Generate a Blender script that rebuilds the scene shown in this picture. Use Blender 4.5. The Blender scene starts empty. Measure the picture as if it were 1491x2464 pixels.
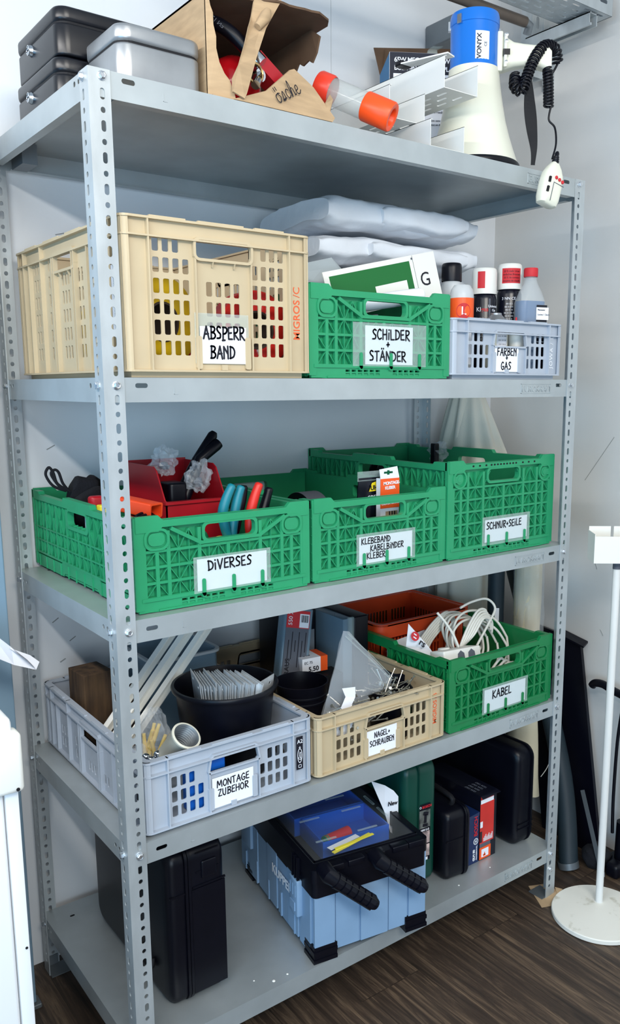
import bpy, math, random
from math import sin, cos, pi, radians, sqrt
from mathutils import Vector, Matrix, Euler, geometry, noise

random.seed(7)
SC = bpy.context.scene
COL = SC.collection
V = Vector

# ------------------------------------------------------------------ camera
cam_data = bpy.data.cameras.new('camera')
cam = bpy.data.objects.new('camera', cam_data)
COL.objects.link(cam)
_y, _p, _r = 0.6569, 0.1736, -0.0019
_f = V((sin(_y) * cos(_p), cos(_y) * cos(_p), -sin(_p)))
_rt = V((cos(_y), -sin(_y), 0))
_up = _rt.cross(_f)
_r2 = cos(_r) * _rt + sin(_r) * _up
_u2 = -sin(_r) * _rt + cos(_r) * _up
cam.matrix_world = Matrix(((_r2.x, _u2.x, -_f.x, -0.5679), (_r2.y, _u2.y, -_f.y, -1.4321),
                           (_r2.z, _u2.z, -_f.z, 1.4836), (0, 0, 0, 1)))
cam_data.sensor_fit = 'VERTICAL'
cam_data.sensor_height = 24.0
cam_data.lens = 24.0 * 2025.375 / 2464.0
cam_data.shift_x = -(839.99 - 745.5) / 2464.0
cam_data.shift_y = (1285.28 - 1232.0) / 2464.0
cam_data.clip_start = 0.02
SC.camera = cam

# ------------------------------------------------------------------ light and exposure
SC.view_settings.view_transform = 'Standard'
SC.view_settings.look = 'None'
SC.view_settings.gamma = 1.0
SC.view_settings.use_curve_mapping = False
SC.view_settings.exposure = 0.0
world = bpy.data.worlds.new('world')
SC.world = world
world.use_nodes = True
world.node_tree.nodes['Background'].inputs[0].default_value = (0.16, 0.46, 1.0, 1)
world.node_tree.nodes['Background'].inputs[1].default_value = 0.30


def area_light(name, loc, aim, sx, sy, power, color):
    d = bpy.data.lights.new(name, 'AREA')
    d.shape = 'RECTANGLE'
    d.size, d.size_y, d.energy, d.color = sx, sy, power, color
    o = bpy.data.objects.new(name, d)
    COL.objects.link(o)
    o.location = loc
    o.rotation_euler = (V(aim) - V(loc)).to_track_quat('-Z', 'Y').to_euler()
    return o


# long fluorescent tube over the aisle on the left (runs front to back), then a broad overhead fill, added to brighten the right side
tl = area_light('tube_and_fill_light', (-0.87, -0.80, 2.30), (0, 0, 0), 0.07, 2.1, 27, (1.0, 0.97, 0.93))
tl.rotation_euler = (0, radians(-42), 0)
area_light('tube_and_fill_light', (-0.2, -2.6, 2.70), (1.25, 0.1, 0.8), 1.5, 0.6, 52, (1.0, 0.955, 0.875))
# daylight from an unseen window on the left, then an added fill behind the photographer
area_light('window_and_fill_light', (-2.7, -1.5, 1.15), (0.5, 0.2, 0.75), 1.3, 1.4, 36, (0.30, 0.66, 1.0))
area_light('window_and_fill_light', (-1.5, -3.5, 1.15), (1.0, 0.3, 0.9), 2.0, 1.4, 62, (0.73, 0.885, 1.0))


# ------------------------------------------------------------------ materials
def lin(c):
    def f(v):
        v = v / 255.0
        return v / 12.92 if v <= 0.04045 else ((v + 0.055) / 1.055) ** 2.4
    return (f(c[0]), f(c[1]), f(c[2]), 1)


MATS = {}


def mat(name, rgb, rough=0.5, metal=0.0, var=0.0, scale=8.0, bump=0.0, bscale=60.0, alpha=1.0, trans=0.0,
        rgb2=None, stretch=(1, 1, 1), spec=0.5, ior=1.45, contrast=(0.35, 0.65), emit=0):
    if name in MATS:
        return MATS[name]
    m = bpy.data.materials.new(name)
    m.use_nodes = True
    nt = m.node_tree
    b = nt.nodes['Principled BSDF']
    b.inputs['Base Color'].default_value = lin(rgb)
    b.inputs['Roughness'].default_value = rough
    b.inputs['Metallic'].default_value = metal
    b.inputs['Alpha'].default_value = alpha
    b.inputs['Transmission Weight'].default_value = trans
    b.inputs['Specular IOR Level'].default_value = spec
    b.inputs['IOR'].default_value = ior
    if var > 0 or rgb2 or bump > 0:
        tc = nt.nodes.new('ShaderNodeTexCoord')
        mp = nt.nodes.new('ShaderNodeMapping')
        mp.inputs['Scale'].default_value = stretch
        nt.links.new(tc.outputs['Object'], mp.inputs['Vector'])
    if var > 0 or rgb2:
        n = nt.nodes.new('ShaderNodeTexNoise')
        n.inputs['Scale'].default_value = scale
        n.inputs['Detail'].default_value = 5
        nt.links.new(mp.outputs[0], n.inputs['Vector'])
        r = nt.nodes.new('ShaderNodeValToRGB')
        r.color_ramp.elements[0].position, r.color_ramp.elements[1].position = contrast
        c1 = lin(rgb)
        c2 = lin(rgb2) if rgb2 else tuple([min(1, v * (1 + var)) for v in c1[:3]] + [1])
        c0 = c1 if rgb2 else tuple([v * (1 - var) for v in c1[:3]] + [1])
        r.color_ramp.elements[0].color, r.color_ramp.elements[1].color = c0, c2
        nt.links.new(n.outputs['Fac'], r.inputs['Fac'])
        nt.links.new(r.outputs['Color'], b.inputs['Base Color'])
    if bump > 0:
        n2 = nt.nodes.new('ShaderNodeTexNoise')
        n2.inputs['Scale'].default_value = bscale
        n2.inputs['Detail'].default_value = 3
        nt.links.new(mp.outputs[0], n2.inputs['Vector'])
        bp = nt.nodes.new('ShaderNodeBump')
        bp.inputs['Strength'].default_value = bump
        bp.inputs['Distance'].default_value = 0.004
        nt.links.new(n2.outputs['Fac'], bp.inputs['Height'])
        nt.links.new(bp.outputs['Normal'], b.inputs['Normal'])
    MATS[name] = m
    return m


def M_wood_floor():
    m = bpy.data.materials.new('dark_laminate')
    m.use_nodes = True
    nt = m.node_tree
    L = nt.links.new
    b = nt.nodes['Principled BSDF']
    tc = nt.nodes.new('ShaderNodeTexCoord')
    rot = nt.nodes.new('ShaderNodeMapping')
    rot.inputs['Rotation'].default_value = (0, 0, radians(90))
    L(tc.outputs['Object'], rot.inputs['Vector'])
    br = nt.nodes.new('ShaderNodeTexBrick')
    br.inputs['Scale'].default_value = 1.0
    br.inputs['Mortar Size'].default_value = 0.0012
    br.inputs['Brick Width'].default_value = 1.2
    br.inputs['Row Height'].default_value = 0.19
    br.inputs['Color1'].default_value = (0.2, 0.2, 0.2, 1)
    br.inputs['Color2'].default_value = (0.9, 0.9, 0.9, 1)
    br.inputs['Mortar'].default_value = (0, 0, 0, 1)
    L(rot.outputs[0], br.inputs['Vector'])
    mp = nt.nodes.new('ShaderNodeMapping')
    mp.inputs['Scale'].default_value = (1.6, 26, 1)
    L(rot.outputs[0], mp.inputs['Vector'])
    add = nt.nodes.new('ShaderNodeVectorMath')
    add.operation = 'MULTIPLY_ADD'
    add.inputs[1].default_value = (7, 13, 0)
    L(br.outputs['Color'], add.inputs[0])
    L(mp.outputs[0], add.inputs[2])
    n = nt.nodes.new('ShaderNodeTexNoise')
    n.inputs['Scale'].default_value = 1.7
    n.inputs['Detail'].default_value = 9
    n.inputs['Roughness'].default_value = 0.72
    n.inputs['Distortion'].default_value = 0.9
    L(add.outputs[0], n.inputs['Vector'])
    r = nt.nodes.new('ShaderNodeValToRGB')
    e = r.color_ramp.elements
    e[0].position, e[0].color = 0.30, lin((30, 24, 20))
    e[1].position, e[1].color = 0.74, lin((130, 108, 86))
    k = e.new(0.5)
    k.color = lin((66, 53, 43))
    L(n.outputs['Fac'], r.inputs['Fac'])
    mx = nt.nodes.new('ShaderNodeMixRGB')
    mx.blend_type = 'MULTIPLY'
    mx.inputs[0].default_value = 0.8
    L(r.outputs[0], mx.inputs[1])
    r2 = nt.nodes.new('ShaderNodeValToRGB')
    r2.color_ramp.elements[0].color = (0.25, 0.25, 0.25, 1)
    r2.color_ramp.elements[0].position = 0.0
    r2.color_ramp.elements[1].position = 0.15
    r2.color_ramp.elements[1].color = (0.95, 0.95, 0.95, 1)
    L(br.outputs['Color'], r2.inputs['Fac'])
    L(r2.outputs[0], mx.inputs[2])
    L(mx.outputs[0], b.inputs['Base Color'])
    b.inputs['Roughness'].default_value = 0.5
    bp = nt.nodes.new('ShaderNodeBump')
    bp.inputs['Strength'].default_value = 0.12
    bp.inputs['Distance'].default_value = 0.002
    L(n.outputs['Fac'], bp.inputs['Height'])
    L(bp.outputs['Normal'], b.inputs['Normal'])
    return m


# ------------------------------------------------------------------ mesh builder
class M:
    def __init__(s, mx=None):
        s.v, s.f = [], []
        s.mx = mx or Matrix.Identity(4)

    def add(s, vs, fs):
        o = len(s.v)
        s.v += [s.mx @ V(p) for p in vs]
        s.f += [tuple(i + o for i in f) for f in fs]
        return s

    def box(s, x0, x1, y0, y1, z0, z1):
        return s.add([(x0, y0, z0), (x1, y0, z0), (x1, y1, z0), (x0, y1, z0), (x0, y0, z1), (x1, y0, z1), (x1, y1, z1), (x0, y1, z1)],
                     [(0, 3, 2, 1), (4, 5, 6, 7), (0, 1, 5, 4), (1, 2, 6, 5), (2, 3, 7, 6), (3, 0, 4, 7)])

    def bar(s, a, b, w, d, n=(0, -1, 0)):
        """bar of width w from a to b; depth d centred, n = depth direction"""
        a, b, n = V(a), V(b), V(n)
        t = (b - a).normalized()
        sd = t.cross(n).normalized() * w * .5
        n = sd.cross(t).normalized() * d * .5
        q = [a - sd - n, a + sd - n, a + sd + n, a - sd + n, b - sd - n, b + sd - n, b + sd + n, b - sd + n]
        return s.add(q, [(0, 3, 2, 1), (4, 5, 6, 7), (0, 1, 5, 4), (1, 2, 6, 5), (2, 3, 7, 6), (3, 0, 4, 7)])

    def plate(s, outer, holes, d0, d1, fr=None):
        """2D outline with holes, given thickness d0..d1; fr maps (u,v,d) to a point. default: front wall u=x v=z d=y"""
        fr = fr or (lambda u, v, d: (u, d, v))
        loops = [outer] + list(holes)
        tri = geometry.tessellate_polygon([[V((p[0], p[1], 0)) for p in l] for l in loops])
        flat = [p for l in loops for p in l]
        n = len(flat)
        vs = [fr(p[0], p[1], d0) for p in flat] + [fr(p[0], p[1], d1) for p in flat]
        fs = []
        for t in tri:
            fs.append(tuple(t))
            fs.append(tuple(i + n for i in reversed(t)))
        o = 0
        for l in loops:
            k = len(l)
            for i in range(k):
                a, b = o + i, o + (i + 1) % k
                fs.append((a, b, b + n, a + n))
            o += k
        return s.add(vs, fs)

    def loft(s, loops, cap0=True, cap1=True, closed=True):
        n = len(loops[0])
        vs = [p for l in loops for p in l]
        fs = []
        for k in range(len(loops) - 1):
            for i in range(n if closed else n - 1):
                j = (i + 1) % n
                fs.append((k * n + i, k * n + j, (k + 1) * n + j, (k + 1) * n + i))
        if cap0:
            fs.append(tuple(reversed(range(n))))
        if cap1:
            fs.append(tuple(range((len(loops) - 1) * n, len(loops) * n)))
        return s.add(vs, fs)

    def tube(s, pts, r, seg=8, closed=False, caps=True):
        pts = [V(p) for p in pts]
        n = len(pts)
        rs = r if isinstance(r, (list, tuple)) else [r] * n
        t0 = (pts[1] - pts[0]).normalized()
        nn = t0.orthogonal().normalized()
        loops = []
        for i in range(n):
            if closed:
                t = (pts[(i + 1) % n] - pts[i - 1])
            else:
                t = pts[min(i + 1, n - 1)] - pts[max(i - 1, 0)]
            t = t.normalized() if t.length > 1e-9 else t0
            nn = (nn - t * nn.dot(t))
            nn = nn.normalized() if nn.length > 1e-6 else t.orthogonal().normalized()
            bb = t.cross(nn)
            loops.append([pts[i] + (nn * cos(a) + bb * sin(a)) * rs[i] for a in [2 * pi * k / seg for k in range(seg)]])
        if closed:
            loops.append(loops[0])
            caps = False
        return s.loft(loops, caps, caps)

    def ribbon(s, pts, w, th, n=(0, -1, 0)):
        """flat strap along pts; w may be a list; n = face normal (or list)"""
        pts = [V(p) for p in pts]
        k = len(pts)
        loops = []
        for i in range(k):
            t = (pts[min(i + 1, k - 1)] - pts[max(i - 1, 0)]).normalized()
            nn = V(n[i]) if isinstance(n, list) else V(n)
            sd = t.cross(nn).normalized()
            nn = sd.cross(t).normalized()
            ww = (w[i] if isinstance(w, list) else w) * .5
            loops.append([pts[i] - sd * ww - nn * th * .5, pts[i] + sd * ww - nn * th * .5, pts[i] + sd * ww + nn * th * .5, pts[i] - sd * ww + nn * th * .5])
        return s.loft(loops)

    def lathe(s, prof, seg=32, mx=None, cap0=False, cap1=False):
        mx = mx or Matrix.Identity(4)
        loops = [[mx @ V((r * cos(2 * pi * k / seg), r * sin(2 * pi * k / seg), z)) for k in range(seg)] for r, z in prof]
        return s.loft(loops, cap0, cap1)

    def rbox(s, x0, x1, y0, y1, z0, z1, r=0.01, e=0.004, seg=5):
        """box with vertical corners of radius r and top and bottom edges rounded by e"""
        loops = []
        st = [(z0, e)] + [(z0 + e * (1 - cos(a)), e * (1 - sin(a))) for a in (pi / 6, pi / 3, pi / 2)]
        st += [(z1 - e * (1 - cos(a)), e * (1 - sin(a))) for a in (pi / 2, pi / 3, pi / 6)] + [(z1, e)]
        for z, ins in st:
            loops.append([(p[0], p[1], z) for p in rrect(x0 + ins, x1 - ins, y0 + ins, y1 - ins, max(r - ins, 0.0004), seg)])
        return s.loft(loops)

    def obj(s, name, m, parent=None, smooth=None):
        me = bpy.data.meshes.new(name)
        me.from_pydata([tuple(p) for p in s.v], [], s.f)
        me.validate(clean_customdata=False)
        import bmesh
        bm = bmesh.new()
        bm.from_mesh(me)
        bmesh.ops.recalc_face_normals(bm, faces=bm.faces)
        bm.to_mesh(me)
        bm.free()
        if m:
            me.materials.append(MATS[m] if isinstance(m, str) else m)
        if smooth:
            me.polygons.foreach_set('use_smooth', [True] * len(me.polygons))
            me.set_sharp_from_angle(angle=radians(smooth))
        o = bpy.data.objects.new(name, me)
        COL.objects.link(o)
        if parent:
            o.parent = parent
        return o


def rrect(x0, x1, y0, y1, r, seg=4):
    out = []
    for cx, cy, a0 in ((x1 - r, y1 - r, 0), (x0 + r, y1 - r, pi / 2), (x0 + r, y0 + r, pi), (x1 - r, y0 + r, 3 * pi / 2)):
        for k in range(seg + 1):
            a = a0 + pi / 2 * k / seg
            out.append((cx + r * cos(a), cy + r * sin(a)))
    return out


def circ(cx, cy, r, seg=12):
    return [(cx + r * cos(2 * pi * k / seg), cy + r * sin(2 * pi * k / seg)) for k in range(seg)]


def rect(x0, x1, y0, y1):
    return [(x0, y0), (x1, y0), (x1, y1), (x0, y1)]


def tag(o, label=None, cat=None, group=None, kind=None):
    if label:
        o['label'] = label
    if cat:
        o['category'] = cat
    if group:
        o['group'] = group
    if kind:
        o['kind'] = kind
    return o


def thing(name, label, cat, loc=(0, 0, 0), rot=(0, 0, 0), group=None):
    o = bpy.data.objects.new(name, None)
    COL.objects.link(o)
    o.location = loc
    o.rotation_euler = rot
    o.empty_display_size = 0.05
    return tag(o, label, cat, group)


def dup(o, parent=None, **kw):
    c = o.copy()
    COL.objects.link(c)
    if parent:
        c.parent = parent
    for ch in list(o.children):
        dup(ch, c)
    for k, v in kw.items():
        if k in ('loc', 'rot'):
            setattr(c, {'loc': 'location', 'rot': 'rotation_euler'}[k], v)
        else:
            c[k] = v
    return c


def frame(o, u, v):
    """matrix whose x axis is u, y axis is v, z their normal, origin o"""
    u = V(u).normalized()
    v = V(v)
    n = u.cross(v).normalized()
    v = n.cross(u)
    return Matrix(((u.x, v.x, n.x, o[0]), (u.y, v.y, n.y, o[1]), (u.z, v.z, n.z, o[2]), (0, 0, 0, 1)))


def smoothpath(pts, n=8, closed=False):
    pts = [V(p) for p in pts]
    out = []
    k = len(pts)
    rng = range(k if closed else k - 1)
    for i in rng:
        if closed:
            p0, p1, p2, p3 = pts[i - 1], pts[i], pts[(i + 1) % k], pts[(i + 2) % k]
        else:
            p0, p1, p2, p3 = pts[max(i - 1, 0)], pts[i], pts[i + 1], pts[min(i + 2, k - 1)]
        for j in range(n):
            t = j / n
            out.append(0.5 * ((2 * p1) + (-p0 + p2) * t + (2 * p0 - 5 * p1 + 4 * p2 - p3) * t * t + (-p0 + 3 * p1 - 3 * p2 + p3) * t ** 3))
    if not closed:
        out.append(pts[-1])
    return out


def WM(t):
    """builder that takes world coordinates and stores them in the frame of thing t"""
    return M(t.matrix_basis.inverted())


def slab(b, x0, x1, y0, y1, z0, z1, amp=.01, seed=0, nu=36, nv=30, ex=.35, ey=.5, fr=7.0, drape=0.0):
    """soft folded pack: rounded slab with noise wrinkles"""
    cx, cy, cz = (x0 + x1) / 2, (y0 + y1) / 2, (z0 + z1) / 2
    loops = []
    for j in range(nv + 1):
        t = -1 + 2 * j / nv
        s = max(.70, (1 - abs(t) ** 16) ** .5)
        x = cx + t * (x1 - x0) / 2
        lp = []
        for i in range(nu):
            a = 2 * pi * i / nu
            ca, sa = cos(a), sin(a)
            yy = (abs(ca) ** ey) * (1 if ca > 0 else -1) * (y1 - y0) / 2 * (.93 + .07 * s)
            zz = (abs(sa) ** .5) * (1 if sa > 0 else -1) * (z1 - z0) / 2 * s
            p = V((x, cy + yy, cz + zz - drape * t * t))
            n = noise.noise_vector(p * fr + V((seed * 3.1, seed, 0)))
            n2 = noise.noise_vector(V((p.x * 9, p.y * 26, p.z * 26)) + V((seed, 0, 0)))
            n3 = abs(noise.noise(V((p.x * 16, p.y * 10, p.z * 40 + seed)))) - .2
            p = p + V((n.x * .8, n.y, n.z * .6)) * amp + n2 * amp * .35 - V((0, ca, sa)) * n3 * amp * .5
            lp.append(p)
        loops.append(lp)
    return b.loft(loops)


def blob(b, c, rx, ry, rz, amp=.3, seed=0, n=14, m=12, fr=2.2):
    """crumpled bag: noisy ellipsoid with creases"""
    loops = []
    for j in range(1, m):
        th = pi * j / m
        lp = []
        for i in range(n):
            a = 2 * pi * i / n
            d = V((sin(th) * cos(a), sin(th) * sin(a), cos(th)))
            q = noise.noise(d * fr + V((seed * 5.3, seed * 1.7, 0)))
            q2 = abs(noise.noise(d * fr * 2.3 + V((seed, 9, 4))))
            k = 1 + amp * q - amp * .7 * q2
            lp.append((c[0] + d.x * rx * k, c[1] + d.y * ry * k, c[2] + d.z * rz * k))
        loops.append(lp)
    return b.loft(loops)


# ------------------------------------------------------------------ lettering
def text(s, size, mx, m, name='lettering', parent=None, bold=0.0, th=0.0003, align='LEFT', spacing=1.0, shear=0.0):
    c = bpy.data.curves.new(name, 'FONT')
    c.body = s
    c.size = size
    c.align_x = align
    c.offset = bold * size
    c.extrude = th
    c.resolution_u = 3
    c.space_character = spacing
    c.shear = shear
    t = bpy.data.objects.new(name, c)
    COL.objects.link(t)
    dg = bpy.context.evaluated_depsgraph_get()
    me = bpy.data.meshes.new_from_object(t.evaluated_get(dg))
    bpy.data.objects.remove(t)
    bpy.data.curves.remove(c)
    me.transform(mx)
    me.materials.clear()
    me.materials.append(MATS[m])
    o = bpy.data.objects.new(name, me)
    COL.objects.link(o)
    if parent:
        o.parent = parent
    return o


STROKES = {
    'A': (.62, [[(0, 0), (.32, 1), (.62, -.04)], [(.1, .36), (.56, .4)]]),
    'B': (.56, [[(.08, 1), (.08, 0)], [(0, .97), (.36, .96), (.5, .8), (.36, .57), (.1, .52), (.42, .46), (.56, .24), (.38, .03), (0, 0)]]),
    'C': (.52, [[(.5, .86), (.3, 1), (.06, .7), (.03, .3), (.24, 0), (.52, .1)]]),
    'D': (.56, [[(.06, .98), (.06, 0)], [(0, .96), (.36, .88), (.56, .54), (.42, .14), (0, .0)]]),
    'E': (.46, [[(.44, 1), (.04, .95), (.03, .02), (.46, .02)], [(.04, .5), (.38, .54)]]),
    'F': (.46, [[(.46, 1), (.05, .94), (.04, -.03)], [(.05, .5), (.38, .54)]]),
    'G': (.58, [[(.5, .88), (.3, 1), (.05, .68), (.04, .28), (.26, 0), (.52, .1), (.54, .4), (.3, .4)]]),
    'H': (.56, [[(.03, 1), (.03, 0)], [(.52, 1), (.52, 0)], [(.03, .48), (.52, .52)]]),
    'I': (.12, [[(.06, .98), (.06, 0)]]),
    'i': (.14, [[(.06, .66), (.06, 0)], [(.06, .98), (.07, .94)]]),
    'K': (.54, [[(.04, 1), (.04, -.04)], [(.5, .98), (.06, .46), (.54, 0)]]),
    'L': (.46, [[(.05, 1), (.04, .02), (.46, .03)]]),
    'M': (.74, [[(0, 0), (.08, 1), (.36, .3), (.64, 1), (.74, 0)]]),
    'N': (.56, [[(.02, 0), (.04, .98), (.5, .04), (.54, 1)]]),
    'W': (.54, [[(.02, -.02), (.04, .96), (.48, .36)], [(.51, 1), (.5, -.02)]]),
    'O': (.58, [[(.3, 1), (.05, .74), (.05, .28), (.3, 0), (.54, .26), (.55, .72), (.28, 1)]]),
    'P': (.5, [[(.05, 1), (.05, -.03)], [(0, .98), (.38, .96), (.5, .74), (.34, .5), (.05, .44)]]),
    'R': (.54, [[(.05, 1), (.05, -.03)], [(0, .98), (.38, .96), (.48, .74), (.32, .52), (.07, .46), (.56, -.06)]]),
    'S': (.48, [[(.46, .9), (.24, 1), (.05, .8), (.2, .56), (.42, .38), (.36, .08), (.02, .04)]]),
    'T': (.52, [[(0, .97), (.54, 1)], [(.26, .97), (.25, 0)]]),
    'U': (.54, [[(.03, 1), (.04, .3), (.2, .02), (.42, .1), (.51, 1)]]),
    'V': (.56, [[(0, 1), (.26, 0), (.56, 1.02)]]),
    'Z': (.52, [[(.02, .97), (.5, 1), (.02, .02), (.54, .03)]]),
    '+': (.34, [[(0, .44), (.34, .46)], [(.17, .66), (.17, .26)]]),
    '-': (.34, [[(.02, .4), (.32, .43)]]),
    'Q': (.62, [[(0, 0), (.32, 1), (.62, -.04)], [(.1, .36), (.56, .4)], [(.2, 1.2), (.21, 1.24)], [(.44, 1.2), (.45, 1.24)]]),
    'l': (.3, [[(.05, 0), (.22, .7), (.16, 1.1), (.06, .7), (.1, .1), (.28, .05)]]),
    'o': (.46, [[(.3, .6), (.06, .5), (.04, .12), (.26, 0), (.42, .3), (.28, .6), (.46, .56)], [(.14, .8), (.12, 1.04)], [(.32, .82), (.3, 1.06)]]),
    's': (.36, [[(0, .0), (.24, .6), (.3, .3), (.2, .0), (.0, .06), (.36, .1)]]),
    'c': (.36, [[(.34, .52), (.16, .62), (.02, .3), (.14, 0), (.38, .14)]]),
    'h': (.46, [[(0, 0), (.2, .7), (.18, 1.12), (.06, .7), (.04, 0), (.2, .54), (.34, .5), (.34, .04), (.46, .1)]]),
    'e': (.46, [[(0, .26), (.26, .36), (.24, .62), (.06, .5), (.04, .1), (.24, 0), (.46, .2)]]),
    'r': (.4, [[(0, 0), (.1, .6), (.14, .5), (.36, .6)]]),
    ' ': (.34, []),
}


def marker(lines, h, mx, m='ink', parent=None, name='lettering', gap=1.55, w=0.165, spacing=.19, center=None, seed=1, jit=.03, sx=1.0):
    """hand lettering with a felt pen: lines of (text, x, y) in the plane of mx, cap height h"""
    rnd = random.Random(seed)
    b = M(mx)
    for s, x, y in lines:
        hh = h
        if isinstance(s, tuple):
            s, hh = s
        total = (sum(STROKES[c][0] + spacing for c in s) - spacing) * hh * sx
        cx = x - (total / 2 if center else 0)
        for c in s:
            wd, st = STROKES[c]
            oy = rnd.uniform(-jit, jit) * hh
            rt = rnd.uniform(-.05, .05)
            for ln in st:
                curved = len(ln) > 4
                pts = [V((p[0] + p[1] * rt, p[1], 0)) for p in ln]
                if curved:
                    pts = smoothpath(pts, 4)
                pts = [V((cx + p.x * hh * sx, y + oy + p.y * hh, 0)) for p in pts]
                ww = w * hh
                k = len(pts)
                for i in range(k - 1):
                    a, q = pts[i], pts[i + 1]
                    if (q - a).length < 1e-7:
                        continue
                    d = (q - a).normalized()
                    nrm = V((-d.y, d.x, 0)) * ww * .5
                    zz = .0002 + .00001 * (i % 3)
                    b.add([a - nrm + V((0, 0, zz)), q - nrm + V((0, 0, zz)), q + nrm + V((0, 0, zz)), a + nrm + V((0, 0, zz))], [(0, 1, 2, 3)])
                for p in pts[::1]:
                    b.add([(p.x + ww * .5 * cos(t), p.y + ww * .5 * sin(t), .00024) for t in [2 * pi * q / 8 for q in range(8)]], [tuple(range(8))])
            cx += (wd + spacing) * hh * sx
    return b.obj(name, m, parent)


def loopstrip(b, pts2, z=0.0):
    b.add([(p[0], p[1], z) for p in pts2], [tuple(range(len(pts2)))])

# ------------------------------------------------------------------ palette
mat('galvanised', (186, 192, 194), 0.42, 0.5, var=.10, scale=22, bump=.02, bscale=400, stretch=(1, 1, .35))
mat('shelf_steel', (178, 185, 187), 0.40, 0.5, var=.07, scale=9)
mat('dark_steel', (120, 126, 130), 0.45, 0.6, var=.08)
mat('bolt_steel', (210, 214, 218), 0.25, 0.9)
mat('wall_paint', (222, 224, 226), 0.85, var=.025, scale=2.2, bump=.10, bscale=55)
mat('wall_paint_right', (214, 213, 210), 0.85, var=.04, scale=2.6, bump=.10, bscale=70)
mat('scuff', (150, 152, 150), 0.9)
mat('green_plastic', (38, 146, 98), 0.42, var=.05, scale=12)
mat('green_plastic_deep', (16, 120, 66), 0.36, var=.05, scale=12)
mat('beige_plastic', (192, 174, 142), 0.5, var=.04, scale=10)
mat('grey_plastic', (172, 180, 191), 0.45, var=.04, scale=10)
mat('white_paper', (238, 240, 246), 0.7)
mat('ink', (10, 10, 26), 0.6)
mat('clear_plastic', (205, 222, 218), 0.12, alpha=.22)
mat('clear_film', (215, 222, 228), 0.10, alpha=.22)
mat('black_plastic', (7, 8, 18), 0.36, var=.1, scale=20, spec=.32)
mat('black_matt', (6, 7, 14), 0.7)
mat('white_metal', (226, 226, 222), 0.4, var=.02)
mat('white_plastic', (232, 231, 224), 0.4)
mat('red_plastic', (176, 22, 34), 0.38, var=.06)
mat('orange_plastic', (226, 70, 26), 0.4, var=.05)
mat('chrome', (200, 205, 210), 0.16, 1.0)

# ------------------------------------------------------------------ room shell
YB = 0.627      # back wall
XR = 1.645      # right wall
b = M()
b.box(-3.0, XR, YB, YB + .12, 0, 3.0)
tag(b.obj('wall_back', 'wall_paint'), kind='structure')
b = M()
b.box(XR, XR + .12, -4.5, YB + .12, 0, 3.0)
tag(b.obj('wall_right', 'wall_paint_right'), kind='structure')
fl = M()
fl.box(-3.0, XR + .1, -4.5, YB + .1, -.05, 0)
tag(fl.obj('floor', M_wood_floor()), kind='structure')
b = M()
b.box(-3.0, XR + .1, -4.5, YB + .1, 3.0, 3.05)
tag(b.obj('ceiling', 'wall_paint'), kind='structure')

# ------------------------------------------------------------------ shelving rack
W, D, H = 1.30, 0.60, 2.0
BZ = [1.9885, 1.4859, 1.0378, 0.5904, 0.139]        # bolt heights
ST = [2.0, 1.5, 1.0575, 0.610, 0.157]               # deck tops
FL = 0.038
rack = thing('shelving_rack', 'tall galvanised steel shelving rack with five loaded decks and perforated posts', 'shelving')


def slot(u, v, w, h):
    return rrect(u - w / 2, u + w / 2, v - h / 2, v + h / 2, min(w, h) * .48, 3)


def post(xs, ys, name='post'):
    """L section post; corner at (xs?,ys?) with flanges running inward"""
    b = M()
    cx, cy = (0 if xs > 0 else W), (0 if ys > 0 else D)
    holes = []
    z = BZ[1] - 0.05 * 29
    while z < H - .02:
        if z > .03:
            holes.append((z, 0))
        if .03 < z + .025 < H - .02:
            holes.append((z + .025, 1))
        z += .05
    t = .0022
    cuts = [0.0] + [z - .0125 for z, k in holes] + [holes[-1][0] + .0125, H]
    for fr, u0 in ((lambda u, v, d: (cx + xs * u, cy + ys * d, v), t), (lambda u, v, d: (cx + xs * d, cy + ys * u, v), 0)):
        b.plate(rect(u0, FL, 0, cuts[1]), [], 0, t, fr)
        b.plate(rect(u0, FL, cuts[-2], H), [], 0, t, fr)
        for (z, k), z0 in zip(holes, cuts[1:]):
            b.plate(rect(u0, FL, z0, z0 + .025), [slot(.0235, z, .0085, .0095) if k == 0 else slot(.0235, z, .0085, .018)], 0, t, fr)
    p = b.obj(name, 'galvanised', rack)
    f = M()
    f.box(*sorted((cx + xs * t, cx + xs * .052)), *sorted((cy + ys * t, cy + ys * .052)), .001, .004)
    f.box(*sorted((cx + xs * t, cx + xs * .034)), *sorted((cy + ys * t, cy + ys * (t + .003))), .004, .03)
    f.obj('foot_plate', 'dark_steel', p)
    return p


def bolt(p, c, n):
    """hexagon head bolt at c with outward normal n"""
    n = V(n)
    u = n.orthogonal()
    mx = frame(c, u, n.cross(u))
    b = M()
    pr = [(.0078, 0), (.0078, .0012), (.0066, .0016)]
    b.lathe(pr, 14, mx, True, True)
    b.lathe([(.0066, .0016), (.0066, .0056), (.0048, .0068), (.0035, .0064)], 6, mx @ Matrix.Rotation(random.random(), 4, 'Z'), True, True)
    b.obj('bolt', 'bolt_steel', p)


posts = {}
for xs, ys in ((1, 1), (-1, 1), (1, -1), (-1, -1)):
    p = post(xs, ys)
    posts[xs, ys] = p
    cx, cy = (0 if xs > 0 else W), (0 if ys > 0 else D)
    for z in BZ:
        if ys > 0:
            bolt(p, (cx + xs * .0235, cy, z), (0, -1, 0))
        if xs > 0:
            bolt(p, (cx, cy + ys * .0235, z), (-1, 0, 0))
bolt(posts[-1, 1], (W - .0235, 0, BZ[4] - .05), (0, -1, 0))


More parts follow.
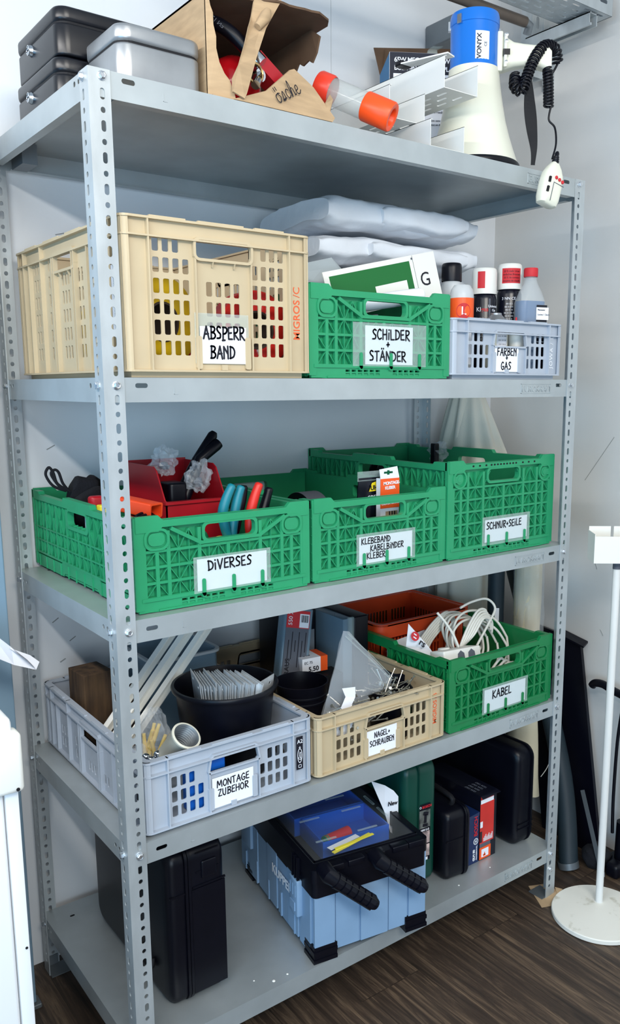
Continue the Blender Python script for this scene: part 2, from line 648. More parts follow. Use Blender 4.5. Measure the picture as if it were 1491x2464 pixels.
def deck(zt, zb):
    """folded sheet deck: top sheet, four lips with slots, inward return flange"""
    t = .0016
    lip = .0435
    b = M()
    e = .0026
    b.box(e, W - e, e, D - e, zt - t, zt)
    zc = zb - zt
    hs = [slot(x, zt + zc, .024, .0085) for x in (.071, W - .071)]
    b.plate(rect(e, W - e, zt - lip, zt - t), hs, e, e + t)
    b.plate(rect(e, W - e, zt - lip, zt - t), [slot(x, zt + zc, .024, .0085) for x in (.071, W - .071)], D - e - t, D - e)
    hs = [slot(y, zt + zc, .010, .009) for y in (.048, .068, D - .068, D - .048)]
    b.plate(rect(e + t, D - e - t, zt - lip, zt - t), hs, e, e + t, lambda u, v, d: (d, u, v))
    b.plate(rect(e + t, D - e - t, zt - lip, zt - t), hs, W - e - t, W - e, lambda u, v, d: (d, u, v))
    # return flanges under the lips
    for y0, y1 in ((e + t, .022), (D - .022, D - e - t)):
        b.box(.045, W - .045, y0, y1, zt - lip, zt - lip + t)
    for x0, x1 in ((e + t, .020), (W - .020, W - e - t)):
        b.box(x0, x1, .045, D - .045, zt - lip, zt - lip + t)
    o = b.obj('shelf_deck', 'shelf_steel', rack)
    # pressed name plate on the front lip
    q = M()
    x0, x1, z0, z1 = 1.083, 1.196, zt - .0345, zt - .0105
    for r_ in ((x0, x1, z0, z0 + .0012), (x0, x1, z1 - .0012, z1), (x0, x0 + .0012, z0, z1), (x1 - .0012, x1, z0, z1)):
        q.box(r_[0], r_[1], e - .0012, e + .0005, r_[2], r_[3])
    pl = q.obj('pressed_plate', 'shelf_steel', o)
    text('EUROKRAFT', .0215, frame((x0 + .0035, e - .0002, z0 + .0042), (1, 0, 0), (0, 0, 1)), 'shelf_steel', 'pressed_lettering', pl, bold=.012, th=.0011, spacing=.93)
    return o


decks = [deck(a, z) for a, z in zip(ST, BZ)]
# stiffening rail and corner gussets under the top deck
b = M()
for x in (.045,):
    b.box(x, x + .032, .50, .575, ST[0] - .046, ST[0] - .004)
b.obj('corner_gusset', 'dark_steel', decks[0])
for dk, zt in zip(decks[1:], ST[1:]):
    for x, y in ((.06, .05), (.06, D - .06)):
        b = M()
        b.plate(slot(x, y, .012, .006), [], zt, zt + .0004, lambda u, v, d: (u, v, d))
        b.obj('punched_slot', 'black_matt', dk)
# embossed L near the left of each front lip
for dk, zt in zip(decks, ST):
    b = M()
    b.box(.134, .1348, .0020, .003, zt - .030, zt - .017)
    b.box(.134, .142, .0020, .003, zt - .030, zt - .0292)
    b.obj('pressed_mark', 'shelf_steel', dk)

# ------------------------------------------------------------------ folding lattice crate (green)
def lattice(b, fr, u0, u1, vs, us, dep=.009, thin=.0014, rib=.0075, back=.0022, holes=(), skip=lambda u, v: False, dg=1, sub=2):
    """ribbed wall: sheet set back by dep, horizontal ribs at heights vs, strong ribs at us, thin ribs and diagonals between"""
    def seg(a, c, w, k=.0008):
        a3, c3 = V(fr(a[0], a[1], dep * .5 + .0004)), V(fr(c[0], c[1], dep * .5 + .0004))
        n = V(fr(a[0], a[1], 0)) - V(fr(a[0], a[1], dep))
        b.bar(a3, c3, w, dep - k, n)
    for v in vs:
        cur = u0
        xs = sorted(set([u0, u1] + [h for hl in holes for h in (hl[0], hl[1])]))
        for p, q in zip(xs[:-1], xs[1:]):
            if not skip((p + q) / 2, v):
                seg((p, v), (q, v), rib if v in (vs[0], vs[-1]) else rib * .7, .0016)
    for i, u in enumerate(us):
        for v0, v1 in zip(vs[:-1], vs[1:]):
            if not skip(u, (v0 + v1) / 2):
                seg((u, v0), (u, v1), rib)
    for i, (p, q) in enumerate(zip(us[:-1], us[1:])):
        n = max(1, round((q - p) / .025))
        st = (q - p) / n
        for k in range(n):
            a, c = p + k * st, p + (k + 1) * st
            for j, (v0, v1) in enumerate(zip(vs[:-1], vs[1:])):
                if skip((a + c) / 2, (v0 + v1) / 2):
                    continue
                if k and not skip(a, (v0 + v1) / 2):
                    seg((a, v0), (a, v1), thin, .0024)
                if (k + j + i) % 2 == 0:
                    seg((a, v0), (c, v1), thin, .0034)
                else:
                    seg((a, v1), (c, v0), thin, .0034)


def green_crate(name, label, loc, h, m='green_plastic', rot=0, tall=False, card=None, lines=None, cap=.0125, seed=1, pocket=(.120, .297, .024, .097)):
    t = thing(name, label, 'crate', (loc[0], loc[1], loc[2] + .0006), (0, 0, rot), 'green folding crates on the shelves')
    w, d = .398, .592
    base = .020                       # skirt height
    top = h - .008
    # ---- front and back walls
    hz0, hz1 = h - .056, h - .026
    hu0, hu1 = (.148, .263) if not tall else (.142, .256)
    for side in (0, 1):
        b = M()
        if side == 0:
            fr = lambda u, v, dd: (u, dd, v)
        else:
            fr = lambda u, v, dd: (w - u, d - dd, v)
        hole = rrect(hu0, hu1, hz0, hz1, .010, 4)
        dep = .012
        b.plate(rect(.018, w - .018, base, top), [hole], dep, dep + .0025, fr)
        # rim rail with raised shoulders at both ends
        out = [(.004, h - .030), (.050, h - .030), (.058, h - .022), (w - .058, h - .022), (w - .050, h - .030), (w - .004, h - .030), (w - .004, h + .001), (w - .050, h + .001), (w - .060, h - .009), (.060, h - .009), (.050, h + .001), (.004, h + .001)]
        b.plate(out, [], -.001, .008, fr)
        # frame round the grip hole
        b.plate(rrect(hu0 - .006, hu1 + .006, hz0 - .006, hz1 + .006, .013, 4), [hole], .0, dep, fr)
        vz = [base + .006] + [base + .006 + (hz0 - .012 - base - .006) * k / (5 if tall else 3) for k in range(1, (5 if tall else 3))] + [hz0 - .012, h - .030]
        lu = .046 if not tall else .040

        def sk(u, v):
            if hz0 - .006 < v < h - .020 and hu0 - .004 < u < hu1 + .004:
                return True
            for c in (lu, w - lu):
                if abs(u - c) < .024 and v > h - .066:
                    return True
            if pocket[0] + .01 < u < pocket[1] - .01 and pocket[2] < v < pocket[3] and side == 0:
                return False
            return False
        us = [.020, .046, .070, hu0 - .012 if not tall else .125, .2, hu1 + .012 if not tall else .275, w - .070, w - .046, w - .020]
        lattice(b, fr, .018, w - .018, vz, us, dep, skip=sk)
        if not tall:
            # braces from the shoulders to the grip corners
            for sgn in (0, 1):
                a = (hu0 - .072, h - .026) if sgn == 0 else (hu1 + .072, h - .026)
                c = (hu0 - .010, hz0 - .004) if sgn == 0 else (hu1 + .010, hz0 - .004)
                b.bar(fr(a[0], a[1], .004), fr(c[0], c[1], .004), .0075, .0105, V(fr(0, 0, 0)) - V(fr(0, 0, 1)))
            b.plate([(hu0 - .014, hz0 - .008), (hu1 + .014, hz0 - .008), (hu1 + .014, hz0 - .0015), (hu0 - .014, hz0 - .0015)], [], -.001, dep, fr)
        # corner uprights with stepped joints
        for u0, u1 in ((0, .018), (w - .018, w)):
            b.plate(rect(u0, u1, .006, h - .001), [], 0.0005, .011, fr)
        # skirt with chamfer and dark slots
        sk_out = [(.006, 0.001), (.030, .001), (.046, -.0), (w - .046, 0), (w - .030, .001), (w - .006, .001), (w - .006, base + .004), (.006, base + .004)]
        slots = [rect(.095 + k * .0165, .095 + k * .0165 + .012, .0065 + (j * .0075), .0065 + j * .0075 + .0045) for j in range(2) for k in list(range(6)) + list(range(8, 13))]
        b.plate(sk_out, slots, .002, .009, fr)
        b.bar(fr(.046, .003, .001), fr(w - .046, .003, .001), .004, .004, V(fr(0, 0, 0)) - V(fr(0, 0, 1)))
        b.plate([(.012, base + .002), (w - .012, base + .002), (w - .012, base + .009), (.012, base + .009)], [], -.0006, .0098, fr)
        wall = b.obj('front_wall' if side == 0 else 'back_wall', m, t)
        # folding latches
        for c, sg in ((lu, 1), (w - lu, -1)):
            q = M()
            oz = h - .045
            if not tall:
                ou, inn, pad = rrect(c - .026, c + .026, oz - .021, oz + .021, .017, 5), rrect(c - .021, c + .021, oz - .0165, oz + .0165, .014, 5), rrect(c - .017, c + .017, oz - .0125, oz + .0125, .011, 5)
                q.plate(ou, [inn], -.0015, .009, fr)
                q.plate(pad, [], .0005, .009, fr)
                q.plate(inn, [], .004, .009, fr)
            else:
                q.plate(circ(c, oz, .024, 20), [circ(c, oz, .019, 20)], -.0015, .009, fr)
                q.plate(circ(c, oz, .019, 20), [], .004, .009, fr)
                q.plate(circ(c, oz, .013, 16), [], .001, .009, fr)
                q.plate(circ(c, oz, .008, 12), [], -.0005, .009, fr)
                q.plate(rect(min(c, c - sg * .026), max(c, c - sg * .026), oz - .008, oz + .008), [], .0, .008, fr)
            q.obj('latch', m, wall)
        if side == 0 and tall:
            q = M()
            for u in [.085, .108, .131] + [.150 + k * .0115 for k in range(9)] + [.268, .291, .314]:
                q.plate(rrect(u - .0032, u + .0032, h - .017, h - .0125, .0015, 2), [], -.0013, .0005, fr)
            q.obj('rim_slot', 'black_matt', wall)
    # ---- long side walls
    for side in (0, 1):
        b = M()
        if side == 0:
            fr = lambda u, v, dd: (dd, u, v)
        else:
            fr = lambda u, v, dd: (w - dd, d - u, v)
        g0, g1 = d / 2 - .055, d / 2 + .055
        gz0, gz1 = h - .058, h - .026
        hole = rrect(g0, g1, gz0, gz1, .009, 4)
        dep = .012
        b.plate(rect(.012, d - .012, base, h - .014), [hole], dep, dep + .0025, fr)
        b.plate([(.006, h - .022), (d - .006, h - .022), (d - .006, h - .002), (d - .05, h - .002), (d - .056, h - .009), (d / 2 + .085, h - .009), (d / 2 + .078, h), (d / 2 - .078, h), (d / 2 - .085, h - .009), (.056, h - .009), (.05, h - .002), (.006, h - .002)], [], .0, .014, fr)
        b.plate(rrect(g0 - .010, g1 + .010, gz0 - .008, gz1 + .004, .013, 4), [hole], .0, dep, fr)
        nr = 4 if not tall else 5
        vz = [base + .018 + (h - .024 - base - .018) * k / nr for k in range(nr + 1)]

        def sk2(u, v):
            return g0 - .008 < u < g1 + .008 and v > gz0 - .006
        us = [.022 + (d - .044) * k / 8 for k in range(9)]
        lattice(b, fr, .012, d - .012, vz, us, dep, skip=sk2, rib=.005)
        # base skirt with stepped panels
        b.plate([(.02, .004), (.19, .004), (.2, .012), (d - .2, .012), (d - .19, .004), (d - .02, .004), (d - .02, base + .012), (d - .18, base + .012), (d - .19, base + .018), (.19, base + .018), (.18, base + .012), (.02, base + .012)], [], .002, .010, fr)
        for k in range(12):
            u = .03 + k * (d - .06) / 11
            b.bar(fr(u, .004, .0015), fr(u, base + .012, .0015), .002, .003, V(fr(0, 0, 0)) - V(fr(0, 0, 1)))
        for k in range(int(h / .019)):
            for u in (.003, d - .012):
                b.plate(rect(u, u + .009, .012 + k * .019, .014 + k * .019), [], -.0008, .006, fr)
        b.obj('side_wall', m, t)
    # ---- floor of the crate
    b = M()
    b.plate(rect(.004, w - .004, .004, d - .004), [rrect(.03 + i * .056, .03 + i * .056 + .04, .03 + j * .067, .03 + j * .067 + .05, .004, 1) for i in range(6) for j in range(8)], .006, .010, lambda u, v, q: (u, v, q))
    b.obj('crate_floor', m, t)
    # ---- label: clear pocket, written card and three clips
    if card:
        b = M()
        b.box(pocket[0], pocket[1], -.0018, -.0013, pocket[2], pocket[3])
        pk = b.obj('label_pocket', 'clear_plastic', t)
        b = M()
        b.box(card[0], card[1], -.0012, -.0006, card[2], card[3])
        cd = b.obj('label_card', 'white_paper', t)
        tag(cd, 'white paper card reading ' + ' '.join(l[0] if isinstance(l[0], str) else l[0][0] for l in lines))
        marker(lines, cap, frame((0, -.0020, 0), (1, 0, 0), (0, 0, 1)), 'ink', cd, seed=seed)
        for u in (pocket[0] + .021, (pocket[0] + pocket[1]) / 2, pocket[1] - .021):
            b = M()
            b.plate(rrect(u - .0038, u + .0038, pocket[2] - .006, pocket[2] + .029, .0036, 4), [], -.0048, -.0024)
            b.plate(rect(u - .0038, u + .0038, pocket[2] - .008, pocket[2] + .001), [], -.0048, .004)
            b.obj('label_clip', m, t)
    return t


# ------------------------------------------------------------------ rigid stacking crate with window grids (beige, grey)
def rigid_crate(name, label, loc, h, m, rot=0, rows=3, lines=None, cap=.012, seed=3, foot=.010, grp='rigid stacking crates on the shelves', lab=None, clear_top=0, cardx=(.137, .243), cardz=None, rc=.018, sx=1.0):
    t = thing(name, label, 'crate', (loc[0], loc[1], loc[2] + .0006), (0, 0, rot), grp)
    w, d = .400, .594
    ft = foot
    tall = rows > 3
    rimz = h - (.034 if tall else .032)
    # corners and rim
    b = M()
    rr = .016
    oo = rrect(0, w, 0, d, rr, 5)
    ii = rrect(.004, w - .004, .004, d - .004, rr - .003, 5)
    b.plate(oo, [rrect(.016, w - .016, .016, d - .016, rr - .006, 5)], h - .004, h, lambda u, v, q: (u, v, q))
    b.plate(oo, [rrect(.012, w - .012, .012, d - .012, rr - .006, 5)], rimz, rimz + .0032, lambda u, v, q: (u, v, q))
    b.plate(oo, [rrect(.012, w - .012, .012, d - .012, rr - .006, 5)], ft, ft + .0035, lambda u, v, q: (u, v, q))
    # little stacking bosses on the rim
    for u0, u1 in ((.055, .125), (.15, .245), (.27, .335)):
        for y in (.0, d - .008):
            b.box(u0, u1, y + .0005, y + .0075, h, h + .0025)
    for v0, v1 in ((.07, .14), (.19, .27), (.31, .40), (.45, .52)):
        for x in (0, w - .008):
            b.box(x + .0005, x + .0075, v0, v1, h, h + .0025)
    b.obj('rim', m, t)
    wt = .0025
    st = .010            # wall set back from the rim edge
    for side in range(4):
        b = M()
        L = w if side < 2 else d
        fr = [lambda u, v, q: (u, q, v), lambda u, v, q: (w - u, d - q, v), lambda u, v, q: (q, d - u, v), lambda u, v, q: (w - q, u, v)][side]
        mid = L / 2
        gw = .116 if side < 2 else .12
        g0, g1 = mid - gw / 2 + (.003 if side < 2 else 0), mid + gw / 2 + (.003 if side < 2 else 0)
        gz0 = h - (.062 if tall else .060)
        gz1 = h - (.030 if tall else .027)
        holes = []
        if tall:
            grip = rrect(g0, g1, gz0, gz1, .008, 4)
        else:
            grip = [(g0 + .010, gz1), (g0 + .005, gz1 - .004), (g0, gz0 + .003), (g0 + .004, gz0), (g1 - .004, gz0), (g1, gz0 + .003), (g1 - .005, gz1 - .004), (g1 - .010, gz1)]
        holes.append(grip)
        pz = (.0362 if tall else .031) * (1 if tall else 1)
        wh = .026 if tall else .0235
        ww = .0125
        zb = ft + (.030 if tall else .017)

        def grid(u0, n, r, miss=()):
            for i in range(n):
                for j in range(r):
                    if (i, j) not in miss:
                        holes.append(rrect(u0 + i * .0195, u0 + i * .0195 + ww, zb + j * pz, zb + j * pz + wh, .0028, 2))
        if side < 2:
            grid(.062, 4, rows, {(3, rows - 1)} if True else ())
            grid(w - .062 - .0195 * 3 - ww, 4, rows, {(0, rows - 1)})
            if tall:
                grid(mid - .0325, 4, rows - 2)
        else:
            for c in (.10, .19, mid - .028, L - .25, L - .16):
                for i in range(3):
                    for j in range(rows - (1 if abs(c - mid) < .05 else 0) - (0 if tall else 1)):
                        holes.append(rrect(c + i * .0165, c + i * .0165 + .009, zb + j * pz, zb + j * pz + wh, .0025, 2))
        b.plate(rect(.012, L - .012, ft, h - .002), holes, st, st + wt, fr)
        # grip frame
        if tall:
            b.plate(rrect(g0 - .005, g1 + .005, gz0 - .005, gz1 + .005, .012, 4), [grip], .002, st + wt, fr)
        else:
            b.plate([(g0 + .008, gz1 + .004), (g0 + .001, gz1 - .002), (g0 - .005, gz0 + .002), (g0, gz0 - .004), (g1, gz0 - .004), (g1 + .005, gz0 + .002), (g1 - .001, gz1 - .002), (g1 - .008, gz1 + .004)], [grip], .003, st + wt, fr)
        # upright ribs
        ribs = [.052, L - .052]
        for u in ribs:
            b.plate(rect(u - .0015, u + .0015, ft, h), [], .0006, st + .001, fr)
        if side < 2:
            for u in (g0 - .001, g1 + .001):
                b.plate(rect(u - .0015, u + .0015, ft, gz0), [], .003, st + .001, fr)
        else:
            for u in (.026, .088, .165, .245, g0 - .003, g1 + .003, L - .245, L - .165, L - .088, L - .026):
                b.plate(rect(u - .0015, u + .0015, ft, h if abs(u - .165) < .01 else rimz), [], .001, st + .001, fr)
        # corner panels
        for u0, u1 in ((.0, .016), (L - .016, L)):
            b.plate(rect(u0 + .010, u1 - .003 if u0 == 0 else u1 - .010, ft, h - .003), [], .004, .012, fr)
        if tall:
            b.bar(fr(g0 + .035, gz0 - .004, .004), fr(g0 + .035, gz0 - .014, .008), .002, .004, V(fr(0, 0, 0)) - V(fr(0, 0, 1)))
            b.bar(fr(g1 - .035, gz0 - .004, .004), fr(g1 - .035, gz0 - .014, .008), .002, .004, V(fr(0, 0, 0)) - V(fr(0, 0, 1)))
        wl = b.obj(['front_wall', 'back_wall', 'side_wall', 'side_wall'][side], m, t)
    # corner posts (rounded)
    for cx, cy, a0 in ((rr, rr, pi), (w - rr, rr, 1.5 * pi), (w - rr, d - rr, 0), (rr, d - rr, .5 * pi)):
        arc = [(cx + (rr - .002) * cos(a0 + pi / 2 * k / 6), cy + (rr - .002) * sin(a0 + pi / 2 * k / 6)) for k in range(7)]
        arc2 = [(cx + (rr - .005) * cos(a0 + pi / 2 * k / 6), cy + (rr - .005) * sin(a0 + pi / 2 * k / 6)) for k in range(7)]
        b = M()
        b.plate(arc + arc2[::-1], [], ft, h, lambda u, v, q: (u, v, q))
        b.obj('corner', m, t)
    b = M()
    b.box(.012, w - .012, .012, d - .012, ft + .001, ft + .005)
    b.box(.016, w - .016, .016, d - .016, .0, ft + .001)
    b.obj('crate_floor', m, t)
    if lines:
        cz = cardz or (ft + .016, gz0 - .010)
        # card pocket ledges
        for u, sg in ((cardx[0] - .003, 1), (cardx[1] + .003, -1)):
            q = M()
            q.plate(rrect(u - .006, u + .006, ft + .006, ft + (.066 if tall else .055), .003, 2), [], .004, st, lambda u, v, q: (u, q, v))
            q.obj('card_holder', m, t)
        q = M()
        q.plate(rect((cardx[0] + cardx[1]) / 2 - .006, (cardx[0] + cardx[1]) / 2 + .006, ft + .004, ft + .014), [], .003, st)
        q.obj('card_holder', m, t)
        q = M()
        q.box(cardx[0], cardx[1], .0062, .0066, cz[0], cz[1])
        cd = q.obj('label_card', 'white_paper', t)
        tag(cd, 'white paper card reading ' + ' '.join(l[0] if isinstance(l[0], str) else l[0][0] for l in lines))
        marker(lines, cap, frame(((cardx[0] + cardx[1]) / 2, .0058, cz[0]), (1, 0, 0), (0, 0, 1)), 'ink', cd, seed=seed, center=True, sx=sx)
        if clear_top:
            q = M()
            q.box(cardx[0] - .010, cardx[1] + .006, .0068, .0074, cz[0], cz[1] + clear_top)
            q.obj('label_pocket', 'clear_plastic', t)
    return t


# second deck from the top
c = rigid_crate('stacking_crate', 'tall beige plastic crate labelled ABSPERR-BAND, left end of second shelf', (.0425, .0, ST[1]), .277, 'beige_plastic', rows=6,
                lines=[('ABSPERR', .001, .046), ('-', 0, .034), ('BAWD', -.003, .010)], cap=.0225, sx=.80, clear_top=.024, cardx=(.150, .249), cardz=(.026, .094))
mat('orange_print', (226, 96, 52), .6)
text('MIGROS', .0215, frame((.376, .0096, .075), (0, 0, 1), (-1, 0, 0)), 'orange_print', 'printed_lettering', c, bold=.010)
text('/C', .0215, frame((.376, .0096, .158), (0, 0, 1), (-1, 0, 0)), 'orange_print', 'printed_lettering', c)
green_crate('folding_crate', 'green folding crate labelled SCHILDER+STÄNDER, holding rescue signs', (.4432, .012, ST[1]), .190, 'green_plastic',
            card=(.146, .282, .030, .112), pocket=(.112, .322, .026, .118), lines=[('SCHiLDER', .165, .084), ('+', .205, .064), ('STQNDER', .158, .038)], cap=.021)
rigid_crate('stacking_crate', 'grey plastic crate labelled FARBEN+GAS, holding spray cans and bottles', (.8425, .004, ST[1]), .140, 'grey_plastic', rows=3,
            lines=[('FARBEW', 0, .040), ('+', 0, .026), ('GAS', -.002, .006)], cap=.018, sx=.92, cardx=(.150, .236), cardz=(.018, .078), seed=8)
fbc = [o for o in SC.objects if 'FARBEN' in o.get('label', '')][0]
text('JOWA / L', .017, frame((.371, .0093, .028), (0, 0, 1), (-1, 0, 0)), 'white_paper', 'printed_lettering', fbc, spacing=1.2)
# third deck
green_crate('folding_crate', 'green folding crate labelled DIVERSES, heaped with tools and a red bin', (.054, .030, ST[2]), .186, 'green_plastic',
            card=(.128, .288, .028, .092), lines=[('DiVERSES', .152, .068)], cap=.0195, seed=4)
green_crate('folding_crate', 'green folding crate labelled KLEBEBAND KABELBINDER KLEBER, middle of third shelf', (.462, .034, ST[2]), .186, 'green_plastic',
            card=(.128, .288, .028, .090), lines=[('KLEBEBAWD', .134, .073), ('KABELBiWDER', .160, .055), ('KLEBER', .150, .038)], cap=.0135, seed=5)
green_crate('folding_crate', 'tall green folding crate labelled SCHNUR+SEILE, right end of third shelf', (.8625, .030, ST[2]), .245, 'green_plastic', tall=True,
            card=(.132, .292, .032, .090), pocket=(.122, .302, .024, .098), lines=[('SCHWUR+SEiLE', .137, .066)], cap=.0172, seed=6)
# fourth deck
rigid_crate('stacking_crate', 'grey plastic crate labelled MONTAGE ZUBEHOR, left end of fourth shelf', (.044, .012, ST[3]), .156, 'grey_plastic', rows=3,
            lines=[('MONTAGE', 0, .044), ('ZUBEHOR', 0, .024)], cap=.0145, cardx=(.150, .248), cardz=(.014, .080), seed=9, foot=.006)
c = rigid_crate('stacking_crate', 'low beige plastic crate labelled NAGEL+SCHRAUBEN, full of screws and nails', (.452, .010, ST[3]), .146, 'beige_plastic', rows=3,
                lines=[('NAGEL+', 0, .042), ('SCHRAUBEW', 0, .022)], cap=.0135, sx=.86, cardx=(.148, .240), cardz=(.014, .076), seed=10, foot=.006)
text('MIGROS', .017, frame((.374, .0096, .040), (0, 0, 1), (-1, 0, 0)), 'orange_print', 'printed_lettering', c, bold=.010)
text('/B', .017, frame((.374, .0096, .106), (0, 0, 1), (-1, 0, 0)), 'orange_print', 'printed_lettering', c)
green_crate('folding_crate', 'dark green folding crate labelled KABEL, spilling white extension leads', (.862, .012, ST[3]), .195, 'green_plastic_deep', tall=False,
            card=(.128, .288, .028, .090), lines=[('KABEL', .158, .062)], cap=.021, seed=11)


# ================================================================== things on the top deck
mat('black_enamel', (15, 16, 22), 0.30, var=.3, scale=9)
mat('brushed_steel', (160, 163, 166), 0.34, 0.7, var=.08, scale=14)
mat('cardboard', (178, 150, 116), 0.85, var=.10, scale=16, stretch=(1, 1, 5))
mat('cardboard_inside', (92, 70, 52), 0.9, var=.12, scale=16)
mat('red_enamel', (196, 18, 28), 0.22)
mat('red_cap', (232, 64, 44), 0.35)
mat('fluo_orange', (250, 82, 28), 0.38)
mat('smoky_clear', (205, 210, 206), 0.15, alpha=.42)
mat('blue_enamel', (24, 112, 206), 0.22)
mat('cream_plastic', (226, 225, 208), 0.33)
mat('brass', (190, 160, 110), 0.25, 1.0)
mat('print_navy', (20, 26, 44), 0.6)
mat('print_red', (200, 40, 48), 0.6)
mat('print_grey', (90, 94, 104), 0.7)
mat('print_magenta', (206, 24, 110), 0.6)
mat('print_teal', (34, 110, 160), 0.6)


def cash_box(label, x, y, z, w, d, h, seam, m, lock=None):
    t = thing('cash_box', label, 'box', (x, y, z + .0006))
    r = .024
    b = M()
    b.rbox(0, w, 0, d, 0, seam - .001, r, .004, 6)
    b.obj('body', m, t, 50)
    b = M()
    b.rbox(.002, w - .002, .002, d - .002, seam - .003, seam + .003, r, .001, 6)
    b.obj('seam_gasket', 'black_matt', t)
    b = M()
    b.rbox(-.0008, w + .0008, -.0008, d + .0008, seam + .001, h, r + .001, .007, 6)
    b.obj('lid', m, t, 50)
    if lock:
        b = M()
        mx = Matrix.Translation((0, lock[0], lock[1])) @ Matrix.Rotation(-pi / 2, 4, 'Y')
        b.lathe([(.0115, -.006), (.0115, .001), (.0092, .005), (.0092, .007), (.0076, .0074), (.0074, .0064)], 20, mx, True, True)
        lk = b.obj('lock', 'chrome', t, 40)
        b = M(mx)
        b.box(-.0012, .0012, -.005, .005, .006, .0068)
        b.obj('keyhole', 'black_matt', lk)
    return t


cash_box('black enamelled cash box with chrome lock, lower of the stacked pair', .022, .20, ST[0], .206, .245, .079, .050, 'black_enamel', (.148, .040))
cash_box('black enamelled cash box with chrome lock, upper of the stacked pair', .026, .198, ST[0] + .0805, .204, .242, .084, .056, 'black_enamel', (.146, .044))
cash_box('plain bare metal cash box standing before the black pair', .068, .030, ST[0], .160, .158, .094, .064, 'brushed_steel')

# ---- torn cardboard box with a fire extinguisher in it
cb = thing('cardboard_box', 'torn brown cardboard box lying open with handwriting on its flap', 'box', (.236, .03, ST[0] + .0006))
x0, x1, y0, y1, z0, z1 = .236, .503, .030, .300, ST[0] + .0006, ST[0] + .185


def sheet(pts, th, n):
    """cardboard sheet from 3D outline, thickened along n"""
    b = WM(cb)
    n = V(n) * th
    k = len(pts)
    b.add([V(p) for p in pts] + [V(p) + n for p in pts], [tuple(range(k)), tuple(reversed(range(k, 2 * k)))] + [(i, (i + 1) % k, k + (i + 1) % k, k + i) for i in range(k)])
    return b


sheet([(x0, y0, z0), (x0, y1, z0), (x0, y1, z1), (x0, y0, z1)], .004, (1, 0, 0)).obj('side_panel', 'cardboard', cb)
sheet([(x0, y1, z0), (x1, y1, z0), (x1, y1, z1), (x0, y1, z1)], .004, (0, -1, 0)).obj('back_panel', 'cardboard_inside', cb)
sheet([(x0, y0 - .02, z0), (x1, y0 - .02, z0), (x1, y1, z0), (x0, y1, z0)], .004, (0, 0, 1)).obj('bottom_panel', 'cardboard', cb)
top = [(x0, y1, z1), (x1, y1, z1)]
rg = random.Random(3)
tp = [(x1 + .012, .11, z1 + .008), (x1 + .016, .045, z1 + .012), (x1 + .006, .028, z1 + .014)] + [(x1 - .012 - k * .017, .012 + rg.uniform(-.004, .004), z1 + .014 - k * .0008) for k in range(1, 8)] + [(x0 + .10, .02, z1 + .004), (x0, y0, z1)]
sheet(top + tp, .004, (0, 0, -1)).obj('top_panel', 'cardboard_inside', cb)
# right panel, mostly torn away
rp = [(x1, y1, z0), (x1, y1, z1), (x1, .075, z1 + .006), (x1 + .003, .05, z1 - .012), (x1 + .001, .058, z1 - .040), (x1, .072, z1 - .056), (x1, .085, z1 - .048), (x1, .105, z1 - .053), (x1, .12, z1 - .044), (x1, .135, z1 - .060), (x1, .15, z1 - .10), (x1, .12, z0 + .05), (x1, .06, z0 + .035), (x1, .045, z0)]
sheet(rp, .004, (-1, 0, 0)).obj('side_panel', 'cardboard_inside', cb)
sheet([(x1 + .004, .03, z0 + .004), (x1 + .004, .012, z0 + .046), (x1 - .006, .008, z0 + .052), (x1 - .014, .012, z0 + .036), (x1 - .010, .012, z0 + .004)], .003, (0, 1, 0)).obj('torn_scrap', 'cardboard', cb)
# left front flap torn along its edge
lf = [(.236, .029, z0), (.236, .029, z1), (.2385, .026, z1 - .002), (.243, .024, z1 - .028), (.247, .022, z1 - .040), (.246, .020, z1 - .060), (.250, .018, z1 - .080), (.249, .017, z1 - .100), (.254, .016, z1 - .122), (.263, .014, z1 - .140), (.272, .012, z1 - .150), (.281, .010, z0 + .012), (.284, .010, z0)]
sheet(lf, .004, (0, 1, 0)).obj('torn_flap', 'cardboard', cb)
# strip hanging across the opening
st_ = [(.388, .012, z1 + .012), (.334, .020, z1 + .006), (.322, .012, z1 - .030), (.314, .004, z1 - .044), (.309, .002, z1 - .055), (.299, -.001, z1 - .085), (.284, -.003, z1 - .125), (.271, -.002, z0 + .034), (.272, .0, z0 + .012), (.295, -.002, z0 + .004), (.300, -.002, z0 + .014), (.323, .0, z1 - .105), (.345, .0, z1 - .05), (.365, .004, z1 - .02)]
sheet(st_, .004, (0, 1, 0)).obj('hanging_strip', 'cardboard', cb)
b = WM(cb)
b.tube([(.326, -.001, z1 - .052), (.344, -.002, z1 - .030), (.350, .000, z1 - .018)], [.007, .011, .006], 8)
b.obj('paper_curl', 'cardboard', cb, 60)
# front flap with the writing
f0 = [(.276, .004, z0 + .001), (.500, .004, z0 + .001), (.507, .006, z0 + .010), (.468, .024, z0 + .064), (.430, .034, z0 + .092), (.420, .034, z0 + .088), (.352, .014, z0 + .032)]
fp = sheet(f0, .0035, (0, 1, .3)).obj('front_flap', 'cardboard', cb)
tag(fp, 'front flap with black handwriting')
marker([('osche', 0, 0)], .027, frame((.370, .0055, z0 + .012), (.078, .005, .048), (-.45, .28, .85)) if False else frame(cb.matrix_basis.inverted() @ V((.374, .0045, z0 + .0125)), (.84, .12, .46), (-.42, .20, .86)), 'ink', fp, 'lettering', w=.075, spacing=.10, seed=2, jit=.0)

